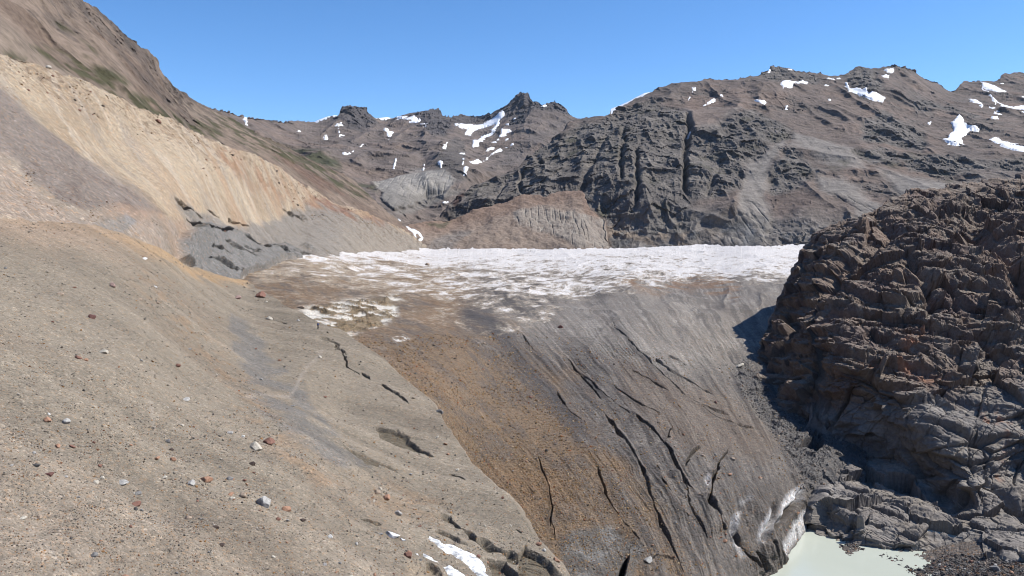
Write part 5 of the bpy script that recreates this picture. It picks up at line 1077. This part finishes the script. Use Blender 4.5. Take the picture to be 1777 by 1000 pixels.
def densA(x, y):
    v = (y > curve(A_TOP, x)+3)*(.22+.5*sm(y-.3*x, 520, 760)+.3*np.exp(-((y-(770-.02*x))/55)**2)*(x < 480)+.35*np.exp(-((y-900-.1*x)/60)**2)*(x < 350))
    D, S, U = linedist(x, y, [(250, 480), (330, 565), (430, 690), (500, 775), (600, 850), (760, 880)], 90); v = v+.45*np.exp(-(D/24)**2)*(y > curve(A_TOP, x)+3)
    v = v*(1-.75*polymask(x, y, [(397, 545), (470, 612), (545, 700), (650, 808), (520, 765), (425, 640)], 6))
    return v*(.35+.65*sm(fbm(np.stack([x/30, y/14, 0*x], -1), 4), -.3, .5))
x, y = sample(42000, (-60, 380, 990, 1040), densA)
gravel(A, x, y, pw(len(x), 1.4, 6.5, 2.8), [(168, 156, 142), (150, 142, 132), (186, 176, 162), (206, 198, 184), (186, 142, 98), (150, 104, 78), (112, 100, 90), (96, 92, 90)], [30, 22, 16, 8, 9, 5, 6, 4], 'gravel', 'grey and tan gravel strewn over the near slope', M_peb)
def densG(x, y):
    o = sdpoly(x, y, [(600, 600), (800, 575), (860, 585), (1010, 750), (1200, 1000), (960, 1000), (760, 720)])
    v = .5*sm(o, -40, 20)+.22*sm(o, -400, -30)
    for l in (g1([(780, 490), (800, 560), (820, 640), (860, 740), (920, 840)]), g1([(600, 500), (640, 620), (690, 740), (760, 880), (810, 1000)]), g1([(950, 480), (935, 560), (925, 640), (990, 780)]), g1([(1090, 830), (1110, 880), (1140, 930)]), g1([(1330, 690), (1300, 740), (1285, 800)])):
        D, S, U = linedist(x, y, l, 40); v = v+.9*np.exp(-(D/5)**2)
    return v*(y > np.interp(x, [380, 640, 900, 1300], [520, 585, 575, 640]))*(.3+.7*sm(fbm(np.stack([x/26, y/20, 0*x], -1), 4), -.3, .5))
x, y = sample(30000, (560, 540, 1420, 1030), densG)
gravel(G, x, y, pw(len(x), 1.3, 6.0, 2.7), [(176, 144, 104), (200, 162, 114), (150, 126, 102), (212, 188, 154), (140, 130, 122), (104, 96, 90), (176, 116, 82)], [26, 16, 18, 12, 16, 6, 6], 'rubble', 'orange brown rubble spread over the lower ice', M_peb)
def densH(x, y):
    return (y > np.interp(x, [1430, 1460, 1500, 1560, 1600, 1640, 1777], [938, 930, 946, 968, 985, 962, 964]))*(y < np.interp(x, [1430, 1500, 1560, 1600, 1640], [942, 958, 982, 1005, 1040]))*.8
x, y = sample(3600, (1440, 925, 1790, 1020), densH)
gravel(Hh, x, y, pw(len(x), 1.8, 9, 2.2), [(112, 108, 106), (136, 132, 128), (90, 87, 86), (164, 158, 150), (150, 118, 92), (110, 84, 76)], [30, 22, 20, 8, 8, 8], 'bank_rubble', 'dark angular rubble on the bank beside the pond', M_peb)
def densM(x, y):
    m = polymask(x, y, [(1268, 640), (1300, 625), (1345, 690), (1400, 720), (1450, 745), (1440, 800), (1420, 850), (1390, 850), (1335, 740), (1290, 690)], 5); return m*.7
x, y = sample(2600, (1260, 615, 1460, 860), densM)
gravel(G, x, y, pw(len(x), 1.5, 7, 2.3), [(120, 116, 114), (140, 136, 132), (96, 94, 92), (164, 158, 150), (140, 110, 90)], [30, 22, 20, 8, 5], 'margin_rubble', 'dark grey rubble along the ice margin below the bluff', M_peb)
def densB(x, y):
    e = y-curve(B_TOP, x); v = .5*sm(e, 0, 8)*sm(e, 70, 25)
    v = np.maximum(v, .5*polymask(x, y, [(30, 290), (80, 290), (160, 345), (250, 365), (320, 385), (300, 400), (200, 392), (100, 375), (20, 350)], 8)); return v*sm(fbm(np.stack([x/24, y/14, 0*x], -1), 4), -.1, .5)*(e > 3)
x, y = sample(5200, (-40, 85, 660, 420), densB)
gravel(B, x, y, pw(len(x), 1.4, 5.5, 2.6), [(150, 118, 90), (120, 92, 74), (186, 158, 122), (160, 130, 108), (96, 78, 68)], [24, 20, 20, 16, 8], 'moraine_rubble', 'brown rubble along the upper edge and foot of the beige moraine', M_peb)
# slab of white ice by the grey boulder
def slab(px, py, wpx, hpx, name, label):
    r = np.random.default_rng(77); V, T = I3; V = V.copy()
    for k in range(9):
        n = r.normal(size=3); n /= np.linalg.norm(n); h = r.uniform(.55, .85); e = V @ n-h; V = np.where(e[:, None] > 0, V-n*e[:, None]*.9, V)
    V = V*(1+.1*fbm(V*1.5, 4))[:, None]; p = A.at(px, py); s = p[1]/F*.5; V = V*np.array([wpx*s, hpx*s*1.1, hpx*s*.8])
    o = write_mesh(name, V, T, None, M_bareice, False, tri=True); o.location = p+np.array([0, 0, hpx*s*.25]); o.rotation_euler = (0, .42, .25); return tag(o, label, 'ice')
slab(682, 927, 34, 15, 'ice_block', 'long slab of white ice lying right of the grey boulder')
slab(700, 934, 15, 6, 'ice_block', 'small white ice splinter at the lower end of the long ice slab')

# ================================================================== the hiker on the slope
M_skin = plain_mat('skin', (.42, .25, .18), .05, .05); M_blue = plain_mat('blue_jacket_cloth', (.03, .06, .22), .1, .15); M_dark = plain_mat('dark_trouser_cloth', (.018, .02, .03), .1, .15); M_hair = plain_mat('dark_hair', (.02, .016, .012), .03, .2)
def skin(name, verts, edges, mat, parent=None, root=0):
    me = bpy.data.meshes.new(name); me.from_pydata([v[:3] for v in verts], edges, []); o = bpy.data.objects.new(name, me); COL.objects.link(o)
    m = o.modifiers.new('skin', 'SKIN'); m.use_smooth_shade = True; o.modifiers.new('sub', 'SUBSURF').render_levels = 2
    for sv, v in zip(me.skin_vertices[0].data, verts): sv.radius = (v[3], v[4] if len(v) > 4 else v[3])
    me.skin_vertices[0].data[root].use_root = True; me.materials.append(mat)
    if parent: o.parent = parent
    return o
def hand(v, e, wrist, dirn, side):
    """palm, five bent fingers of unequal length"""
    w = np.array(v[wrist][:3]); d = np.array(dirn, float); d /= np.linalg.norm(d); sdv = np.cross(d, [0, 1, 0]); sdv /= np.linalg.norm(sdv)
    fw = np.cross(sdv, d); v.append((*(w+d*.05), .028, .016)); pm = len(v)-1; e.append((wrist, pm))
    for k, ln in enumerate((.062, .072, .068, .054)):
        b = w+d*.09+fw*(k-1.5)*.019; v.append((*b, .0095)); v.append((*(b+d*ln*.55+sdv*side*.008), .0085)); v.append((*(b+d*ln+sdv*side*.024), .007)); n = len(v); e += [(pm, n-3), (n-3, n-2), (n-2, n-1)]
    b = w+d*.045-fw*.034; v.append((*b, .011)); v.append((*(b+d*.035-fw*.012), .009)); n = len(v); e += [(pm, n-2), (n-2, n-1)]
body = [(0, 0, .95, .13, .10), (0, .01, 1.12, .125, .095), (0, .02, 1.30, .155, .10), (0, .02, 1.43, .10, .075), (0, .03, 1.50, .052), (0, .045, 1.575, .07, .08), (0, .05, 1.66, .078, .095), (0, .045, 1.735, .06, .07),
        (-.19, .02, 1.40, .052), (-.25, -.06, 1.13, .042), (-.24, .06, .90, .030), (.19, .02, 1.40, .052), (.25, .10, 1.15, .042), (.22, .28, 1.00, .030),
        (-.09, .0, .90, .085), (-.10, .16, .50, .058), (-.10, .02, .09, .038), (-.10, .17, .04, .034), (.09, .0, .90, .085), (.10, -.04, .48, .058), (.10, -.30, .12, .038), (.10, -.19, .03, .034)]
be = [(0, 1), (1, 2), (2, 3), (3, 4), (4, 5), (5, 6), (6, 7), (3, 8), (8, 9), (9, 10), (3, 11), (11, 12), (12, 13), (0, 14), (14, 15), (15, 16), (16, 17), (0, 18), (18, 19), (19, 20), (20, 21)]
body.append((0, .145, 1.645, .014)); be.append((6, len(body)-1))
hand(body, be, 10, (.05, .25, -1), 1); hand(body, be, 13, (-.1, .8, -.6), -1)
person = skin('person', body, be, M_skin)
g = lambda i, k: (*body[i][:3], *[r*k for r in (body[i][3:] if len(body[i]) > 4 else (body[i][3], body[i][3]))])
jb = [g(0, 1.18), g(1, 1.2), g(2, 1.18), g(3, 1.2), g(8, 1.35), g(9, 1.4), g(10, 1.35), g(11, 1.35), g(12, 1.4), g(13, 1.35)]
skin('jacket', jb, [(0, 1), (1, 2), (2, 3), (3, 4), (4, 5), (5, 6), (3, 7), (7, 8), (8, 9)], M_blue, person)
tb = [g(0, 1.12), g(14, 1.2), g(15, 1.3), g(16, 1.5), g(18, 1.2), g(19, 1.3), g(20, 1.5)]
skin('trousers', tb, [(0, 1), (1, 2), (2, 3), (0, 4), (4, 5), (5, 6)], M_dark, person)
for a, b_ in ((16, 17), (20, 21)): skin('boot', [g(a, 1.5), g(b_, 1.5)], [(0, 1)], M_dark, person)
skin('hair', [(0, .03, 1.67, .086, .094), (0, .02, 1.75, .07, .08)], [(0, 1)], M_hair, person)
p = A.at(551, 576); person.location = p-np.array([0, 0, .02]); person.rotation_euler = (0, 0, math.radians(-60)); person.scale = (1.12, 1.12, 1.12)
tag(person, 'person in a blue jacket walking across the far gravel slope', 'person')
print('things', round(time.time()-T0, 1))
HAZE = 1.05e-5
# ------------------------------------------------------------------ camera, sun, sky
cam = bpy.data.objects.new('camera', bpy.data.cameras.new('camera')); COL.objects.link(cam); sc.camera = cam
cam.location = (0, 0, 0); cam.rotation_euler = (math.radians(90), 0, 0)
cam.data.sensor_width = 36; cam.data.lens = 36*F/1777; cam.data.shift_x = 0; cam.data.shift_y = -(500-HY)/1777
cam.data.clip_start = .5; cam.data.clip_end = 60000
sun = bpy.data.objects.new('sun', bpy.data.lights.new('sun', 'SUN')); COL.objects.link(sun)
sun.data.energy = 5.0; sun.data.angle = math.radians(.53); sun.data.color = (1, .955, .89)
sun.rotation_euler = (math.pi/2-SUN_EL, 0, math.pi-SUN_AZ)
w = bpy.data.worlds.new('World'); sc.world = w; w.use_nodes = True; nt = w.node_tree
sky = nt.nodes.new('ShaderNodeTexSky'); sky.sky_type = 'NISHITA'; sky.sun_disc = False
sky.sun_elevation = SUN_EL; sky.sun_rotation = SUN_AZ; sky.altitude = 3000; sky.air_density = .9; sky.dust_density = .0; sky.ozone_density = 3.0
bg = nt.nodes['Background']; bg.inputs['Strength'].default_value = .1; hs = nt.nodes.new('ShaderNodeHueSaturation'); hs.inputs['Saturation'].default_value = 1.2; hs.inputs['Value'].default_value = 1.4; nt.links.new(sky.outputs[0], hs.inputs['Color']); nt.links.new(hs.outputs[0], bg.inputs['Color'])
sc.view_settings.view_transform = 'Standard'; sc.view_settings.look = 'None'; sc.view_settings.exposure = .55; sc.view_settings.gamma = 1
sc.render.engine = 'CYCLES'; sc.cycles.max_bounces = 4; sc.cycles.diffuse_bounces = 3; sc.cycles.filter_width = 1.0; sc.cycles.use_denoising = True; sc.cycles.denoiser = 'OPENIMAGEDENOISE'; sc.cycles.denoising_input_passes = 'RGB_ALBEDO_NORMAL'; sc.cycles.denoising_prefilter = 'ACCURATE'
hz = bpy.data.meshes.new('haze'); x, y, z0, z1 = 14600, 14600, -145, 1750
hz.from_pydata([(i*x, j*y, k) for k in (z0, z1) for j in (-1, 1) for i in (-1, 1)], [], [(0, 2, 3, 1), (4, 5, 7, 6), (0, 1, 5, 4), (2, 6, 7, 3), (0, 4, 6, 2), (1, 3, 7, 5)])
ho = bpy.data.objects.new('haze', hz); COL.objects.link(ho); ho['kind'] = 'stuff'; ho['label'] = 'thin blue air between the near ground and the far mountains'; ho['category'] = 'haze'
hm = bpy.data.materials.new('air'); hm.use_nodes = True; hn = hm.node_tree; hn.nodes.remove(hn.nodes['Principled BSDF'])
pv = hn.nodes.new('ShaderNodeVolumePrincipled'); pv.inputs['Density'].default_value = HAZE; pv.inputs['Color'].default_value = (.72, .84, 1, 1); pv.inputs['Anisotropy'].default_value = .2
hn.links.new(pv.outputs[0], hn.nodes['Material Output'].inputs['Volume']); hz.materials.append(hm)
print('script', round(time.time()-T0, 1))
